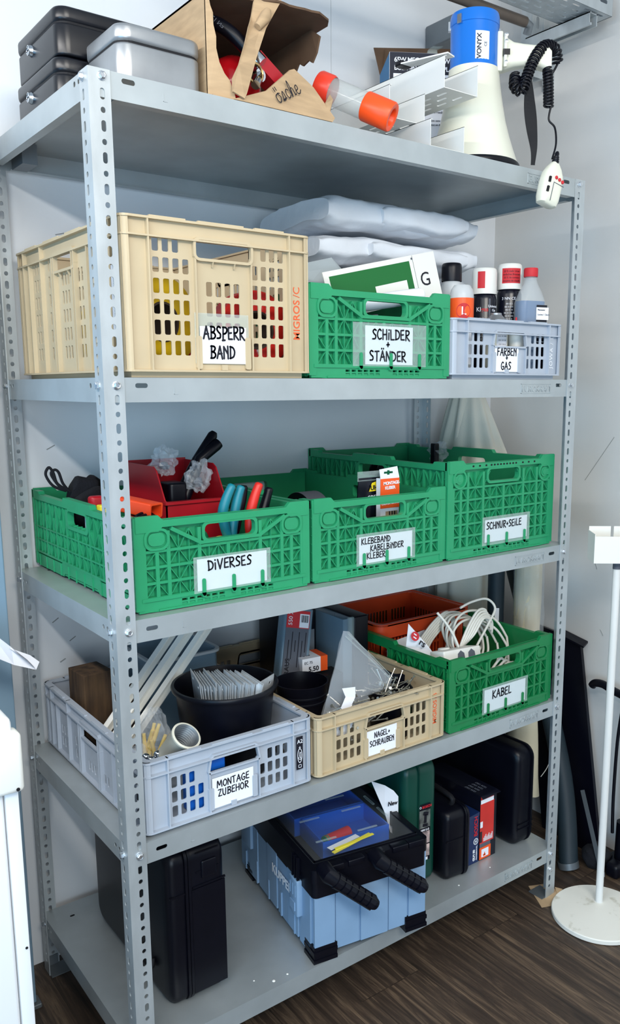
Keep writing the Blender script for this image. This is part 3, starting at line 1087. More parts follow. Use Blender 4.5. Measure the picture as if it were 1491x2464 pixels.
fe = thing('fire_extinguisher', 'red fire extinguisher lying inside the torn cardboard box', 'fire extinguisher', (.345, .09, ST[0] + .062))
b = WM(fe)
ax = frame((.345, .075, ST[0] + .066), (1, 0, 0), (0, .10, 1))   # axis toward the viewer (-y)
ax2 = Matrix.Translation((.345, .128, ST[0] + .066)) @ Matrix.Rotation(radians(90), 4, 'X') @ Matrix.Rotation(0, 4, 'Y')
b.lathe([(.0, -.155), (.05, -.15), (.056, -.13), (.056, .0), (.053, .022), (.044, .040), (.030, .052), (.018, .057), (.0, .058)], 32, ax2)
b.obj('cylinder', 'red_enamel', fe, 60)
b = WM(fe)
vp = V((.348, .055, ST[0] + .066))
b.tube([vp, (.350, .030, ST[0] + .064)], [.013, .012], 14)
b.tube([(.350, .036, ST[0] + .064), (.331, .018, ST[0] + .040)], [.010, .009], 12)
b.obj('valve', 'chrome', fe, 40)
b = WM(fe)
b.tube([(.3305 + .017 * cos(t), .020, ST[0] + .062 + .017 * sin(t)) for t in [2 * pi * k / 16 for k in range(16)]], .0028, 6, True)
b.obj('pin_ring', 'brass', fe, 60)
b = WM(fe)
b.bar((.345, .050, ST[0] + .096), (.412, .066, ST[0] + .064), .030, .034, (0, -1, .2))
b.bar((.338, .050, ST[0] + .102), (.36, .052, ST[0] + .092), .020, .026, (0, -1, .2))
b.obj('lever', 'red_plastic', fe)
b = WM(fe)
hp = smoothpath([(.347, .028, ST[0] + .085), (.330, .040, ST[0] + .105), (.300, .055, ST[0] + .135), (.278, .075, ST[0] + .152), (.268, .10, ST[0] + .157), (.264, .16, ST[0] + .14)], 6)
b.tube(hp, .0125, 12)
b.obj('hose', 'black_plastic', fe, 60)
b = WM(fe)
b.tube([(.350, .026, ST[0] + .082), (.335, .036, ST[0] + .100)], .0145, 12)
b.obj('hose_ferrule', 'chrome', fe, 40)
text('EN 13', .011, fe.matrix_basis.inverted() @ frame((.283, .052, ST[0] + .136), (-.06, .045, .06), (.6, -.3, .5)), 'print_grey', 'hose_print', fe)

# ---- warning baton: clear tube with orange caps
wb = thing('warning_baton', 'clear plastic tube with orange end caps beside the torn cardboard box', 'warning baton', (.635, .004, ST[0] + .031))
n0, f0_ = V((.640, -.014, ST[0] + .0305)), V((.545, .115, ST[0] + .106))
ax = f0_ - n0
mx = wb.matrix_basis.inverted() @ Matrix.Translation(n0) @ ax.to_track_quat('Z', 'Y').to_matrix().to_4x4()
Lb = ax.length
b = M(mx)
b.lathe([(.0165, .035), (.0165, .002), (.0185, 0), (.0275, .0), (.0295, .003), (.0295, .062), (.0285, .064), (.027, .064)], 36)
b.lathe([(.0, .034), (.0165, .035)], 36)
b.obj('end_cap', 'fluo_orange', wb, 50)
b = M(mx)
b.lathe([(.0275, .058), (.0275, Lb - .02)], 36)
b.obj('clear_tube', 'smoky_clear', wb, 60)
b = M(mx)
b.lathe([(.0285, Lb - .035), (.031, Lb - .030), (.031, Lb - .004), (.029, Lb), (.012, Lb + .002), (0, Lb + .002)], 36)
b.obj('end_cap', 'red_cap', wb, 50)


# ---- white U channels
def channel(label, loc, ln, w=.103, h=.0655, rot=(0, 0, 0), slots=True):
    t = thing('cable_channel', label, 'cable channel', loc, rot, 'white sheet metal channels on the top shelf')
    th = .0014
    b = M()
    hs = []
    for i in range(3):
        k = 0
        while .02 + k * .05 + .03 < ln:
            y = .02 + k * .05 + (.025 if i == 1 else 0)
            if y + .032 < ln:
                hs.append(slot(w * (.27 + .23 * i), y + .016, .007, .030))
            k += 1
    b.plate(rect(0, w, 0, ln), hs, 0, th, lambda u, v, d: (u, v, d))
    b.obj('perforated_base', 'white_metal', t)
    for x in (0, w - th):
        b = M()
        b.box(x, x + th, 0, ln, th, h)
        b.box(x if x else 0, (x + th) if x else .006, 0, ln, h - .001, h)
        b.obj('side_flange', 'white_metal', t)
    return t


channel('white perforated sheet metal channel, lowest one, lying on the top shelf', (.766, .006, ST[0] + .0006), .33, h=.056)
channel('white perforated sheet metal channel, middle one, poking out behind the orange tube end', (.690, .055, ST[0] + .0575), .30)
channel('white perforated sheet metal channel, topmost one, leading towards the megaphone', (.801, .002, ST[0] + .1245), .34)
t = thing('end_strip', 'thin white metal strip with black end cap on the topmost white channel', 'strip', (.812, .0, ST[0] + .192))
b = WM(t)
b.bar((.792, .125, ST[0] + .2005), (.828, .010, ST[0] + .1985), .030, .003, (0, 0, 1))
b.obj('strip', 'white_metal', t)
b = WM(t)
b.rbox(.776, .812, .118, .142, ST[0] + .1975, ST[0] + .2085, .006, .003)
b.obj('end_cap', 'black_plastic', t, 50)

# ---- megaphone
mg = thing('megaphone', 'blue and cream megaphone standing on its bell with coiled microphone lead', 'megaphone', (1.013, .122, ST[0] + .0006))
b = M()
b.lathe([(.1125, .0), (.1155, .003), (.1155, .012), (.112, .016), (.108, .012), (.108, .0)], 48)
b.obj('bell_rim', 'black_plastic', mg, 50)
b = M()
prof = [(.1125, .012), (.108, .024), (.099, .048), (.089, .078), (.0795, .112), (.072, .150), (.066, .185), (.062, .215), (.060, .232)]
b.lathe(prof, 48)
b.lathe([(r_ - .003, z_) for r_, z_ in prof], 48)
b.obj('bell', 'cream_plastic', mg, 60)
b = M()
b.lathe([(.052, .212), (.0575, .214), (.0590, .220), (.0585, .238), (.0575, .244), (.0575, .326), (.0590, .327), (.0590, .345), (.0570, .353), (.050, .356), (.0, .356)], 48)
b.obj('body', 'blue_enamel', mg, 50)
for a_ in (2.4, 3.3):
    b = M()
    b.bar((.058 * cos(a_), .058 * sin(a_), .322), (.058 * cos(a_), .058 * sin(a_), .342), .012, .010, (cos(a_), sin(a_), 0))
    b.obj('rear_clip', 'chrome', mg)
b = M()
b.bar((.061 * cos(-.35), .061 * sin(-.35), .300), (.061 * cos(-.35), .061 * sin(-.35), .332), .012, .012, (cos(-.35), sin(-.35), 0))
b.obj('rear_clip', 'chrome', mg)
vd = V((-1.58, -1.55, 0)).normalized()          # towards the middle of the room
rd = V((vd.y, -vd.x, 0)) * -1                    # sideways
rd = V((.70, -.71, 0))
b = M()
pl = [(-.026, .232), (.026, .232), (.026, .322), (-.026, .322)]
hd = V((.80, -.60, 0)).normalized()
up = V((0, 0, 1))
sd = up.cross(hd)


def hm(o):
    return Matrix(((hd.x, sd.x, 0, o[0]), (hd.y, sd.y, 0, o[1]), (0, 0, 1, o[2]), (0, 0, 0, 1)))


b = M(hm((0, 0, 0)))
b.rbox(.050, .064, -.030, .030, .224, .312, .004, .003)
b.obj('handle_plate', 'cream_plastic', mg, 50)
b = M(hm((0, 0, 0)))
gl = []
for x_, zc, hw, hh in ((.060, .268, .024, .038), (.074, .268, .023, .036), (.092, .266, .021, .028), (.115, .266, .0195, .0245), (.150, .264, .0185, .0235), (.176, .258, .018, .0265), (.184, .252, .016, .025)):
    gl.append([(x_, p[0], zc + p[1]) for p in rrect(-hw, hw, -hh, hh, min(hw, hh) * .55, 4)])
b.loft(gl)
b.rbox(.066, .074, -.034, -.026, .232, .306, .003, .002)
b.obj('grip', 'cream_plastic', mg, 50)
b = M(hm((0, 0, 0)))
b.box(.0640, .0700, -.0315, -.0295, .256, .272)
b.box(.066, .080, -.0345, -.0335, .258, .271)
b.obj('switch', 'black_plastic', mg)
for z_ in (.242, .288, .302):
    b = M(hm((0, 0, 0)))
    b.lathe([(.004, 0), (.004, .002), (.0, .0025)], 10, Matrix.Translation((.071, -.034, z_)) @ Matrix.Rotation(pi / 2, 4, 'X'))
    b.obj('screw', 'chrome', mg)
# label on the blue body
an = math.atan2(-.86, -.42)
b = M()
for k in range(8):
    a0, a1 = an - .30 + k * .075, an - .30 + (k + 1) * .075
    b.add([(.0579 * cos(a0), .0579 * sin(a0), .238), (.0579 * cos(a1), .0579 * sin(a1), .238), (.0579 * cos(a1), .0579 * sin(a1), .302), (.0579 * cos(a0), .0579 * sin(a0), .302)], [(0, 1, 2, 3)])
lb = b.obj('label', 'white_paper', mg)
u_ = V((cos(an), sin(an), 0))
tn = V((-sin(an), cos(an), 0))
text('VONYX', .0158, frame(V((.0586 * cos(an - .06), .0586 * sin(an - .06), .241)), (0, 0, 1), -tn), 'ink', 'label_print', lb, bold=.01, spacing=.98)
text('CE', .009, frame(V((.0592 * cos(an + .17), .0592 * sin(an + .17), .268)), (0, 0, 1), -tn), 'print_grey', 'label_print', lb)
b = M()
a0 = an + 1.0
for k in range(4):
    q0, q1 = a0 + k * .05, a0 + (k + 1) * .05
    b.add([(.0632 * cos(q0), .0632 * sin(q0), .192), (.0632 * cos(q1), .0632 * sin(q1), .192), (.0605 * cos(q1), .0605 * sin(q1), .221), (.0605 * cos(q0), .0605 * sin(q0), .221)], [(0, 1, 2, 3)])
b.obj('small_label', 'white_paper', mg)
# coiled lead
Lm = mg.matrix_basis.inverted()
cp = [(1.075, .045, 2.215), (1.064, .035, 2.186), (1.072, .020, 2.176), (1.086, .020, 2.205), (1.105, .018, 2.245), (1.128, .016, 2.276), (1.155, .016, 2.291), (1.182, .014, 2.286), (1.196, .018, 2.26)]
cp = smoothpath(cp, 10)


def coil(path, r, turns, wire, seg=12):
    pts = []
    path = [V(p) for p in path]
    ln = [0]
    for a, q in zip(path[:-1], path[1:]):
        ln.append(ln[-1] + (q - a).length)
    n = int(turns * seg)
    nn = V((0, -1, 0))
    for i in range(n + 1):
        s = ln[-1] * i / n
        k = 0
        while k < len(ln) - 2 and ln[k + 1] < s:
            k += 1
        f = (s - ln[k]) / max(1e-9, ln[k + 1] - ln[k])
        p = path[k].lerp(path[k + 1], f)
        t = (path[k + 1] - path[k]).normalized()
        nn = (nn - t * nn.dot(t)).normalized()
        bb = t.cross(nn)
        a = 2 * pi * turns * i / n
        pts.append(p + (nn * cos(a) + bb * sin(a)) * r)
    return pts


cordroot = None
b = WM(mg)
c1 = coil(cp, .0115, 30, .003)
b.tube(c1, .0030, 6)
c2 = coil(smoothpath([(1.150, .010, 2.236), (1.150, .006, 2.20), (1.151, .004, 2.150)], 6), .0105, 12, .003)
b.tube(c2, .0030, 6)
b.tube(smoothpath([(1.151, -.004, 2.150), (1.149, .0, 2.120), (1.158, -.012, 2.10), (1.150, -.024, 2.06), (1.126, -.034, 2.02)], 8), .0024, 8)
b.tube(smoothpath([(1.196, .018, 2.26), (1.19, .030, 2.24), (1.165, .03, 2.235), (1.152, .016, 2.236)], 6), .003, 6)
b.obj('coiled_lead', 'black_plastic', mg, 60)
# hand microphone hanging over the edge
mcx = mg.matrix_basis.inverted() @ Matrix.Translation((1.108, -.046, 1.957)) @ Matrix.Rotation(radians(16), 4, 'Y') @ Matrix.Rotation(radians(-8), 4, 'Z')
b = M(mcx)
lp = []
for z_, w_, d_ in ((-.052, .017, .010), (-.049, .025, .015), (-.035, .0285, .0175), (.0, .0290, .018), (.022, .0265, .017), (.038, .019, .014), (.048, .012, .010), (.052, .009, .008)):
    lp.append([(p[0], p[1], z_) for p in rrect(-w_, w_, -d_, d_, d_ * .75, 4)])
b.loft(lp)
mic = b.obj('microphone', 'cream_plastic', mg, 50)
tag(mic, 'cream hand microphone hanging over the shelf edge')
b = M(mcx)
b.lathe([(.009, .048), (.0095, .052), (.0075, .054), (.0088, .057), (.0070, .059), (.0080, .062), (.0062, .064), (.0072, .067), (.0052, .070), (.0056, .075), (.0034, .080)], 14)
b.obj('strain_relief', 'black_plastic', mic, 40)
for x_ in (-.001, .0095, .020):
    b = M(mcx)
    b.lathe([(.0042, 0), (.0042, .003), (.003, .004), (0, .0042)], 12, Matrix.Translation((x_, -.0165, .012 - x_ * .15)) @ Matrix.Rotation(pi / 2, 4, 'X'))
    b.obj('button', 'print_red', mic, 40)
for z_ in (-.005, -.028):
    b = M(mcx)
    b.box(-.0215, -.0165, -.0205, -.016, z_, z_ + .013)
    b.obj('slide_switch', 'black_plastic', mic)
b = M(mcx)
b.box(-.006, .026, -.0192, -.0178, -.001, .0)
b.box(-.006, -.005, -.0192, -.0178, -.045, .0)
b.obj('panel_groove', 'print_grey', mic)
# carrying strap
b = WM(mg)
sp = smoothpath([(1.100, .030, 2.235), (1.098, .022, 2.20), (1.096, .016, 2.15), (1.101, .012, 2.10), (1.112, .012, 2.05), (1.108, .010, 2.012)], 6)
k = len(sp)
b.ribbon(sp, [.010 + .020 * sin(pi * min(1, i / k * 1.05)) ** 2 for i in range(k)], .0016, [(-.2 - .7 * i / k, -1, 0) for i in range(k)])
b.obj('carrying_strap', 'black_matt', mg)

# ---- megaphone carton
ct = thing('printed_carton', 'open printed megaphone carton with black heading behind the white channels', 'box', (.986, .405, ST[0] + .0006), (0, 0, radians(-31)))
w_, d_, h_ = .255, .17, .352
b = M()
b.box(0, w_, 0, .004, 0, h_)
fc = b.obj('front_panel', 'white_paper', ct)
b = M()
b.box(.0, .004, .004, d_, 0, h_)
b.obj('side_panel', 'print_teal', ct)
b = M()
b.box(w_ - .004, w_, .004, d_, 0, h_)
b.obj('side_panel', 'print_teal', ct)
b = M()
b.box(.004, w_ - .004, d_ - .004, d_, 0, h_)
b.obj('back_panel', 'cardboard', ct)
b = M()
b.box(.004, w_ - .004, .004, d_ - .004, 0, .004)
b.obj('bottom_panel', 'cardboard', ct)
b = M()
b.bar((.005, d_ - .002, h_), (.005 + .01, d_ + .015, h_ + .072), .003, .001, (1, 0, 0))
b.add([(0, d_ - .002, h_), (w_, d_ - .002, h_), (w_ + .01, d_ + .020, h_ + .085), (-.015, d_ + .020, h_ + .078), (0, d_ + .002, h_), (w_, d_ + .002, h_), (w_ + .01, d_ + .024, h_ + .085), (-.015, d_ + .024, h_ + .078)], [(0, 1, 2, 3), (7, 6, 5, 4), (0, 4, 5, 1), (1, 5, 6, 2), (2, 6, 7, 3), (3, 7, 4, 0)])
b.obj('open_flap', 'cardboard_inside', ct)
b = M()
b.box(.0005, w_ - .0005, -.0008, .0, h_ - .052, h_ - .0005)
b.box(.0005, .010, -.0008, .0, .06, h_ - .052)
hd_ = b.obj('heading_band', 'print_navy', fc)
F = lambda x, z: frame((x, -.0012, z), (1, 0, 0), (0, 0, 1))
text('65W MEGAPHONE WITH SIREN FUNCTION', .0165, F(.012, h_ - .024), 'white_paper', 'carton_print', fc, bold=.018, spacing=.92)
text('BUILT-IN BATTERY PLAYER WITH', .0165, F(.012, h_ - .044), 'white_paper', 'carton_print', fc, bold=.018, spacing=.92)
text('DE', .013, F(.016, h_ - .070), 'print_red', 'carton_print', fc)
for i, s_ in enumerate(['Kraftiges Megafon mit USB/SD Anschluss', 'Verstarker und abnehmbarem Mikrofon', 'Sirenen Funktion und weiteren Tasten', 'Haven', '', 'handgriff mit Akku', 'Megafon kann auch eingesetzt', '', 'ohne Feedback', '', 'sont sans feedback ensemble', 'peut en MIS avec anneau']):
    text(s_, .0075, F(.040 if i < 4 else .11, h_ - .064 - i * .0105), 'print_grey', 'carton_print', fc, bold=.004)
b = M()
b.box(.01, w_ - .002, -.0008, 0, .075, .100)
b.obj('blue_band', 'print_teal', fc)
b = M()
b.box(.09, w_ - .002, -.0008, 0, .045, .066)
b.obj('magenta_band', 'print_magenta', fc)
text('MP3 PLAYER', .014, F(.13, .050), 'white_paper', 'carton_print', fc)
b = M()
b.loft([[(.10 + p[0], .05 + p[1], h_ - .01) for p in rrect(0, .05, 0, .03, .008, 2)], [(.115 + p[0], .055 + p[1], h_ + .03) for p in rrect(0, .025, 0, .012, .004, 2)], [(.125 + p[0], .045 + p[1], h_ + .035) for p in rrect(0, .03, 0, .004, .0015, 2)]])
b.obj('packing_bag', 'clear_plastic', ct)

# ---- wall fittings at the top right
mat('pipe_brown', (92, 82, 74), 0.35, 0.5, var=.15)
t = thing('cable_tray', 'perforated galvanised cable tray crossing the top right corner', 'cable tray', (1.59, .22, 2.505))
b = WM(t)
tx0, tx1, ty0, ty1, tz = .55, 1.592, .158, .281, 2.505
hs = []
for j in range(5):
    y = ty0 + .016 + j * .0225
    k = 0
    while tx1 - .03 - k * .052 - (.026 if j % 2 else 0) > tx0 + .03:
        xx = tx1 - .035 - k * .052 - (.026 if j % 2 else 0)
        hs.append(slot(xx, y, .030, .008))
        k += 1
b.plate(rect(tx0, tx1, ty0, ty1), hs, tz, tz + .0015, lambda u, v, d: (u, v, d))
b.obj('tray_base', 'galvanised', t)
for y in (ty0, ty1):
    b = WM(t)
    hs = [slot(tx1 - .04 - k * .06, tz + .030, .034, .010) for k in range(16)]
    b.plate(rect(tx0, tx1, tz, tz + .06), hs, y - .0007, y + .0008, lambda u, v, d: (u, d, v))
    b.obj('tray_side', 'galvanised', t)
b = WM(t)
b.box(tx1 - .0015, tx1 + .0015, ty0, ty1, tz, tz + .06)
b.obj('tray_end', 'dark_steel', t)
sr = thing('wall_strut', 'slotted galvanised strut with cantilever arm under the cable tray', 'wall bracket', (1.60, .40, 2.45))
b = WM(sr)
for x0_, x1_, zb_ in ((1.535, 1.585, 2.405), (1.592, 1.645, 2.390)):
    hs = [slot((x0_ + x1_) / 2, zb_ + .035 + k * .058, .013, .034) for k in range(9)]
    b.plate(rect(x0_, x1_, zb_, 3.0), hs, .398, .4005, lambda u, v, d: (u, d, v))
b.box(1.584, 1.593, .396, .43, 2.405, 3.0)
b.box(1.535, 1.5375, .40, .44, 2.405, 3.0)
b.box(1.638, 1.6448, .40, .44, 2.39, 3.0)
b.obj('upright', 'galvanised', sr)
b = WM(sr)
b.box(1.508, 1.511, .17, .398, 2.472, 2.502)
b.box(1.540, 1.543, .17, .398, 2.472, 2.502)
b.box(1.508, 1.543, .17, .398, 2.499, 2.502)
b.bar((1.5095, .165, 2.470), (1.5095, .40, 2.470), .006, .006, (0, 0, 1))
b.obj('arm', 'galvanised', sr)
b = WM(sr)
b.lathe([(.008, 0), (.008, .006), (.0, .006)], 6, Matrix.Translation((1.5250, .21, 2.493)) @ Matrix.Rotation(pi, 4, 'X'))
b.obj('bolt', 'bolt_steel', sr)
t = thing('wall_pipe', 'brown metal pipe running under the top edge towards the strut', 'pipe', (1.2, .245, 2.45))
b = WM(t)
b.tube([(.40, .262, 2.452), (1.322, .238, 2.452)], .0135, 16)
b.obj('pipe', 'pipe_brown', t, 50)
b = WM(t)
b.tube([(1.322, .238, 2.452), (1.34, .238, 2.448), (1.345, .25, 2.430)], .0115, 12)
b.obj('elbow', 'dark_steel', t, 50)
t = thing('junction_box', 'dark grey wall box behind the blue megaphone top', 'box', (1.28, .6, 2.5))
b = WM(t)
b.rbox(1.31, 1.47, .50, .626, 2.49, 2.555, .01, .004)
b.obj('housing', 'dark_steel', t)
b = WM(t)
b.box(1.312, 1.330, .488, .50, 2.50, 2.545)
b.obj('clasp', 'chrome', t)

# ================================================================== things on the second deck
mat('tape_yellow', (238, 196, 22), 0.4, var=.06)
mat('tape_red', (214, 36, 26), 0.4, rgb2=(236, 236, 238), scale=11, contrast=(.64, .65), stretch=(1, 1, .4))
mat('tape_white', (236, 236, 240), 0.4, rgb2=(206, 30, 34), scale=9, contrast=(.56, .57), stretch=(1, 1, .4))
mat('core_card', (74, 60, 50), 0.9)
mat('sign_green', (14, 104, 44), 0.4)
mat('tarp_white', (222, 226, 232), 0.62, var=.03, scale=6, bump=.7, bscale=26)
mat('sleeve_grey', (176, 186, 190), 0.25, alpha=.75)
mat('can_black', (16, 18, 30), 0.25)
mat('label_orange', (242, 92, 34), 0.4)
mat('milky_plastic', (226, 230, 232), 0.3, alpha=.62)
mat('milky_thin', (226, 232, 234), 0.25, alpha=.24)
mat('blue_fluid', (8, 84, 138), 0.12)
mat('can_cream', (226, 220, 196), 0.3)


def tape_roll(label, c, R, wd, m, yaw=0, tilt=0, core=.038):
    t = thing('barrier_tape_roll', label, 'tape roll', c, (tilt, 0, yaw), 'barrier tape rolls in the tall beige crate')
    mx = Matrix.Rotation(pi / 2, 4, 'X')
    b = M(mx)
    b.lathe([(core, -wd / 2), (R - .003, -wd / 2), (R, -wd / 2 + .003), (R, wd / 2 - .003), (R - .003, wd / 2), (core, wd / 2)], 40)
    b.obj('tape', m, t, 40)
    b = M(mx)
    b.lathe([(core - .004, -wd / 2 - .001), (core, -wd / 2 - .001), (core, wd / 2 + .001), (core - .004, wd / 2 + .001), (core - .004, -wd / 2 - .001)], 32)
    b.obj('core', 'core_card', t, 40)
    return t


zf = ST[1] + .0175
tape_roll('big yellow barrier tape roll seen through left windows of tall beige crate', (.150, .125, zf + .088), .0875, .075, 'tape_yellow', .25)
tape_roll('small yellow barrier tape roll behind the big yellow one in the beige crate', (.146, .33, zf + .072), .071, .07, 'tape_yellow', -.3)
tape_roll('red and white tape roll seen through right windows of tall beige crate', (.3485, .085, zf + .078), .0775, .06, 'tape_red', -.1)
tape_roll('white tape roll with red stripes in the middle of the beige crate', (.250, .235, zf + .082), .0815, .055, 'tape_white', .5)
tape_roll('red tape roll lying deeper behind the middle windows of the beige crate', (.330, .40, zf + .078), .077, .06, 'tape_red', .2)

# ---- rescue sign tilted in the green crate
u = V((.975, 0, .222)).normalized()
v = V((-.222, .10, .975)).normalized()
sg = thing('rescue_sign', 'green and white rescue sign with letter G tilted in the SCHILDER crate', 'sign', (.935, .137, 1.708))
A = sg.matrix_basis.inverted() @ frame((.935, .137, 1.708), u, v)
b = M(A)
b.box(-.345, 0, -.001, .106, -.002, 0)
b.obj('board', 'white_plastic', sg)
b = M(A)
b.add([(-.330, .012, .0004), (-.085, .012, .0004), (-.085, .094, .0004), (-.330, .094, .0004)], [(0, 1, 2, 3)])
gp = b.obj('green_field', 'sign_green', sg)
b = M(A)
b.add([(-.205, .012, .0007), (-.105, .012, .0007), (-.105, .052, .0007), (-.205, .052, .0007)], [(0, 1, 2, 3)])
b.obj('white_panel', 'white_plastic', gp)
b = M(A)
b.add([(-.300, .012, .0007), (-.235, .012, .0007), (-.262, .050, .0007), (-.272, .048, .0007)], [(0, 1, 2, 3)])
b.obj('white_arrow', 'white_plastic', gp)
text('G', .046, A @ Matrix.Translation((-.062, .030, .0006)), 'ink', 'sign_letter', sg)
b = M(A)
b.add([(p[0], p[1], .0006) for p in circ(-.076, .098, .0028, 12)], [tuple(range(12))])
b.obj('drilled_hole', 'print_grey', sg)
b = M(A)
b.box(-.0735, -.0728, 0, .105, .0001, .0006)
b.obj('crease', 'print_grey', sg)
ps = thing('rolled_paper', 'white rolled paper lying across the front of the SCHILDER crate', 'paper', (.70, .07, 1.668))
b = WM(ps)
b.tube([(.575, .090, 1.655), (.66, .082, 1.668), (.74, .075, 1.682), (.800, .07, 1.692)], [.016, .017, .018, .017], 16)
b.obj('roll', 'white_paper', ps, 60)
b = WM(ps)
b.loft([[(.785 + p[0], .062 + p[1], 1.66) for p in rrect(0, .03, 0, .022, .008, 2)], [(.79 + p[0], .064 + p[1], 1.701) for p in rrect(0, .022, 0, .012, .005, 2)]])
b.obj('crumpled_end', 'white_paper', ps)
for i, (pts, lab) in enumerate([
        ([(.50, .19, 1.64), (.725, .175, 1.655), (.715, .19, 1.712), (.640, .20, 1.778), (.560, .21, 1.758)], 'grey translucent document sleeve leaning at the left of SCHILDER crate'),
        ([(.47, .215, 1.63), (.66, .215, 1.64), (.62, .23, 1.735), (.565, .235, 1.752), (.535, .235, 1.728)], 'second grey document sleeve behind the first in the SCHILDER crate')]):
    t = thing('document_sleeve', lab, 'sleeve', pts[0])
    b = WM(t)
    k = len(pts)
    b.add(pts + [(p[0] + .002, p[1] + .003, p[2]) for p in pts], [tuple(range(k)), tuple(range(2 * k - 1, k - 1, -1))] + [(j, (j + 1) % k, k + (j + 1) % k, k + j) for j in range(k)])
    b.obj('sleeve', 'sleeve_grey', t)

# ---- folded tarpaulins
for i, (x0, x1, y0_, y1_, z0, z1, lab, am) in enumerate([
        (.650, 1.150, .236, .535, 1.698, 1.768, 'white folded tarpaulin at the bottom of the pile under the top deck', .013),
        (.640, 1.160, .232, .535, 1.780, 1.846, 'white folded tarpaulin in the middle of the pile under the top deck', .014),
        (.655, 1.160, .234, .535, 1.860, 1.936, 'white folded tarpaulin on top of the pile under the top deck', .014)]):
    t = thing('folded_tarpaulin', lab, 'tarpaulin', (x0, y0_, z0), (0, 0, 0), 'folded white tarpaulins')
    b = WM(t)
    slab(b, x0, x1, y0_, y1_, z0, z1, am, seed=i + 3, nu=64, nv=60, fr=6.5)
    b.obj('main_fold', 'tarp_white', t, 75)
    b = WM(t)
    slab(b, x0 + .10 + .03 * i, x1 - .06, y0_ - .020, y0_ + .10, z0 + .008, z1 - .014, am * .7, seed=i + 13, nu=40, nv=40, fr=9)
    b.obj('front_fold', 'tarp_white', t, 75)


# ---- cans and bottles in the grey crate
def spray_can(label, x, y, h, r, body, cap, cap_h, grp=None, stripe=None):
    t = thing('spray_can', label, 'spray can', (x, y, ST[1] + .0175), (0, 0, 0), grp)
    b = M()
    hb = h - cap_h
    b.lathe([(r * .92, 0), (r, .002), (r, hb - .012), (r * .93, hb - .004), (r * .86, hb)], 36, cap0=True, cap1=True)
    bo = b.obj('body', body, t, 40)
    b = M()
    b.lathe([(r * 1.0, hb + .0005), (r * 1.01, hb + .003), (r * 1.0, h - .012), (r * .95, h - .003), (r * .85, h), (0, h)], 36)
    cp_ = b.obj('cap', cap, t, 40)
    return t, bo, cp_


def wrap(t, r, a0, a1, z0, z1, m, name, parent=None, n=12):
    b = M()
    for k in range(n):
        q0, q1 = a0 + (a1 - a0) * k / n, a0 + (a1 - a0) * (k + 1) / n
        b.add([(r * cos(q0), r * sin(q0), z0), (r * cos(q1), r * sin(q1), z0), (r * cos(q1), r * sin(q1), z1), (r * cos(q0), r * sin(q0), z1)], [(0, 1, 2, 3)])
    return b.obj(name, m, parent or t, 60)


def textwrap(s, size, r, ac, z, m, name, parent, bold=0.0, spacing=1.0):
    """text bent round a can of radius r, centred at angle ac"""
    o = text(s, size, Matrix.Identity(4), m, name, parent, bold, .0001, 'CENTER', spacing)
    for vv in o.data.vertices:
        x, y, zz = vv.co
        a = ac + x / r
        vv.co = ((r + zz) * cos(a), (r + zz) * sin(a), z + y)
    return o


face = radians(-125)
t, bo, cp_ = spray_can('black spray can with white cap, left of the two behind the grey crate rim', 1.108, .160, .268, .0325, 'can_black', 'white_plastic', .066, 'black gas cans with white caps')
wrap(t, .0331, face - .75, face - .15, .216, .258, 'print_red', 'cap_label', cp_)
wrap(t, .0326, face + .20, face + .34, .02, .19, 'print_grey', 'can_stripe', bo, 4)
textwrap('KI', .015, .0327, face - .62, .158, 'white_paper', 'can_print', bo, .01)
textwrap('gas', .015, .0327, face - .12, .158, 'print_red', 'can_print', bo, .02)
textwrap('Universal', .009, .0327, face + .66, .168, 'white_paper', 'can_print', bo, .01)
textwrap('Gas', .009, .0327, face + .72, .158, 'white_paper', 'can_print', bo, .01)
for k in range(10):
    textwrap('iiiii iii iiiiii'[:10 + (k * 5) % 6], .0062, .0327, face - .35, .138 - k * .0075, 'white_paper', 'can_print', bo)
t, bo, cp_ = spray_can('black spray can with red printed white cap beside the red-capped bottle', 1.1835, .141, .283, .0325, 'can_black', 'white_plastic', .066, 'black gas cans with white caps')
wrap(t, .0331, face - .85, face + .75, .232, .270, 'print_red', 'cap_label', cp_)
for k, s_ in enumerate(['20 % mehr Inhalt', 'einfaches Brennen', '20 % de contenu', 'moyens de chauffe']):
    textwrap(s_, .0068, .0334, face - .05, .260 - k * .008, 'ink', 'cap_print', cp_, spacing=.95)
textwrap('3 NN CE', .010, .0327, face - .25, .190, 'white_paper', 'can_print', bo)
for k in range(15):
    textwrap('iiiii iii iiiiii iii'[:12 + (k * 5) % 8], .0062, .0327, face - .2, .178 - k * .0078, 'white_paper', 'can_print', bo)

bt = thing('bottle', 'translucent bottle with red cap and blue fluid in the FARBEN crate', 'bottle', (1.180, .066, ST[1] + .0175), (0, 0, radians(-14)))
b = M()
lp = []
for z_, w_, d_ in ((0, .036, .020), (.004, .041, .024), (.150, .041, .024), (.178, .041, .024), (.205, .030, .021), (.230, .0165, .0165), (.236, .0150, .0150), (.244, .0150, .0150)):
    lp.append([(p[0], p[1], z_) for p in rrect(-w_, w_, -d_, d_, min(d_ * .95, .018), 5)])
b.loft(lp)
bb = b.obj('bottle_body', 'milky_thin', bt, 50)
b = M()
lp = []
for z_, w_, d_ in ((.003, .037, .021), (.005, .0395, .0225), (.182, .0385, .0220)):
    lp.append([(p[0], p[1], z_) for p in rrect(-w_, w_, -d_, d_, .017, 5)])
b.loft(lp)
b.obj('fluid', 'blue_fluid', bt, 50)
b = M()
b.lathe([(.0175, .243), (.0182, .245), (.0182, .262), (.0172, .265), (.0, .265)], 28)
cp_ = b.obj('screw_cap', 'print_red', bt, 40)
b = M()
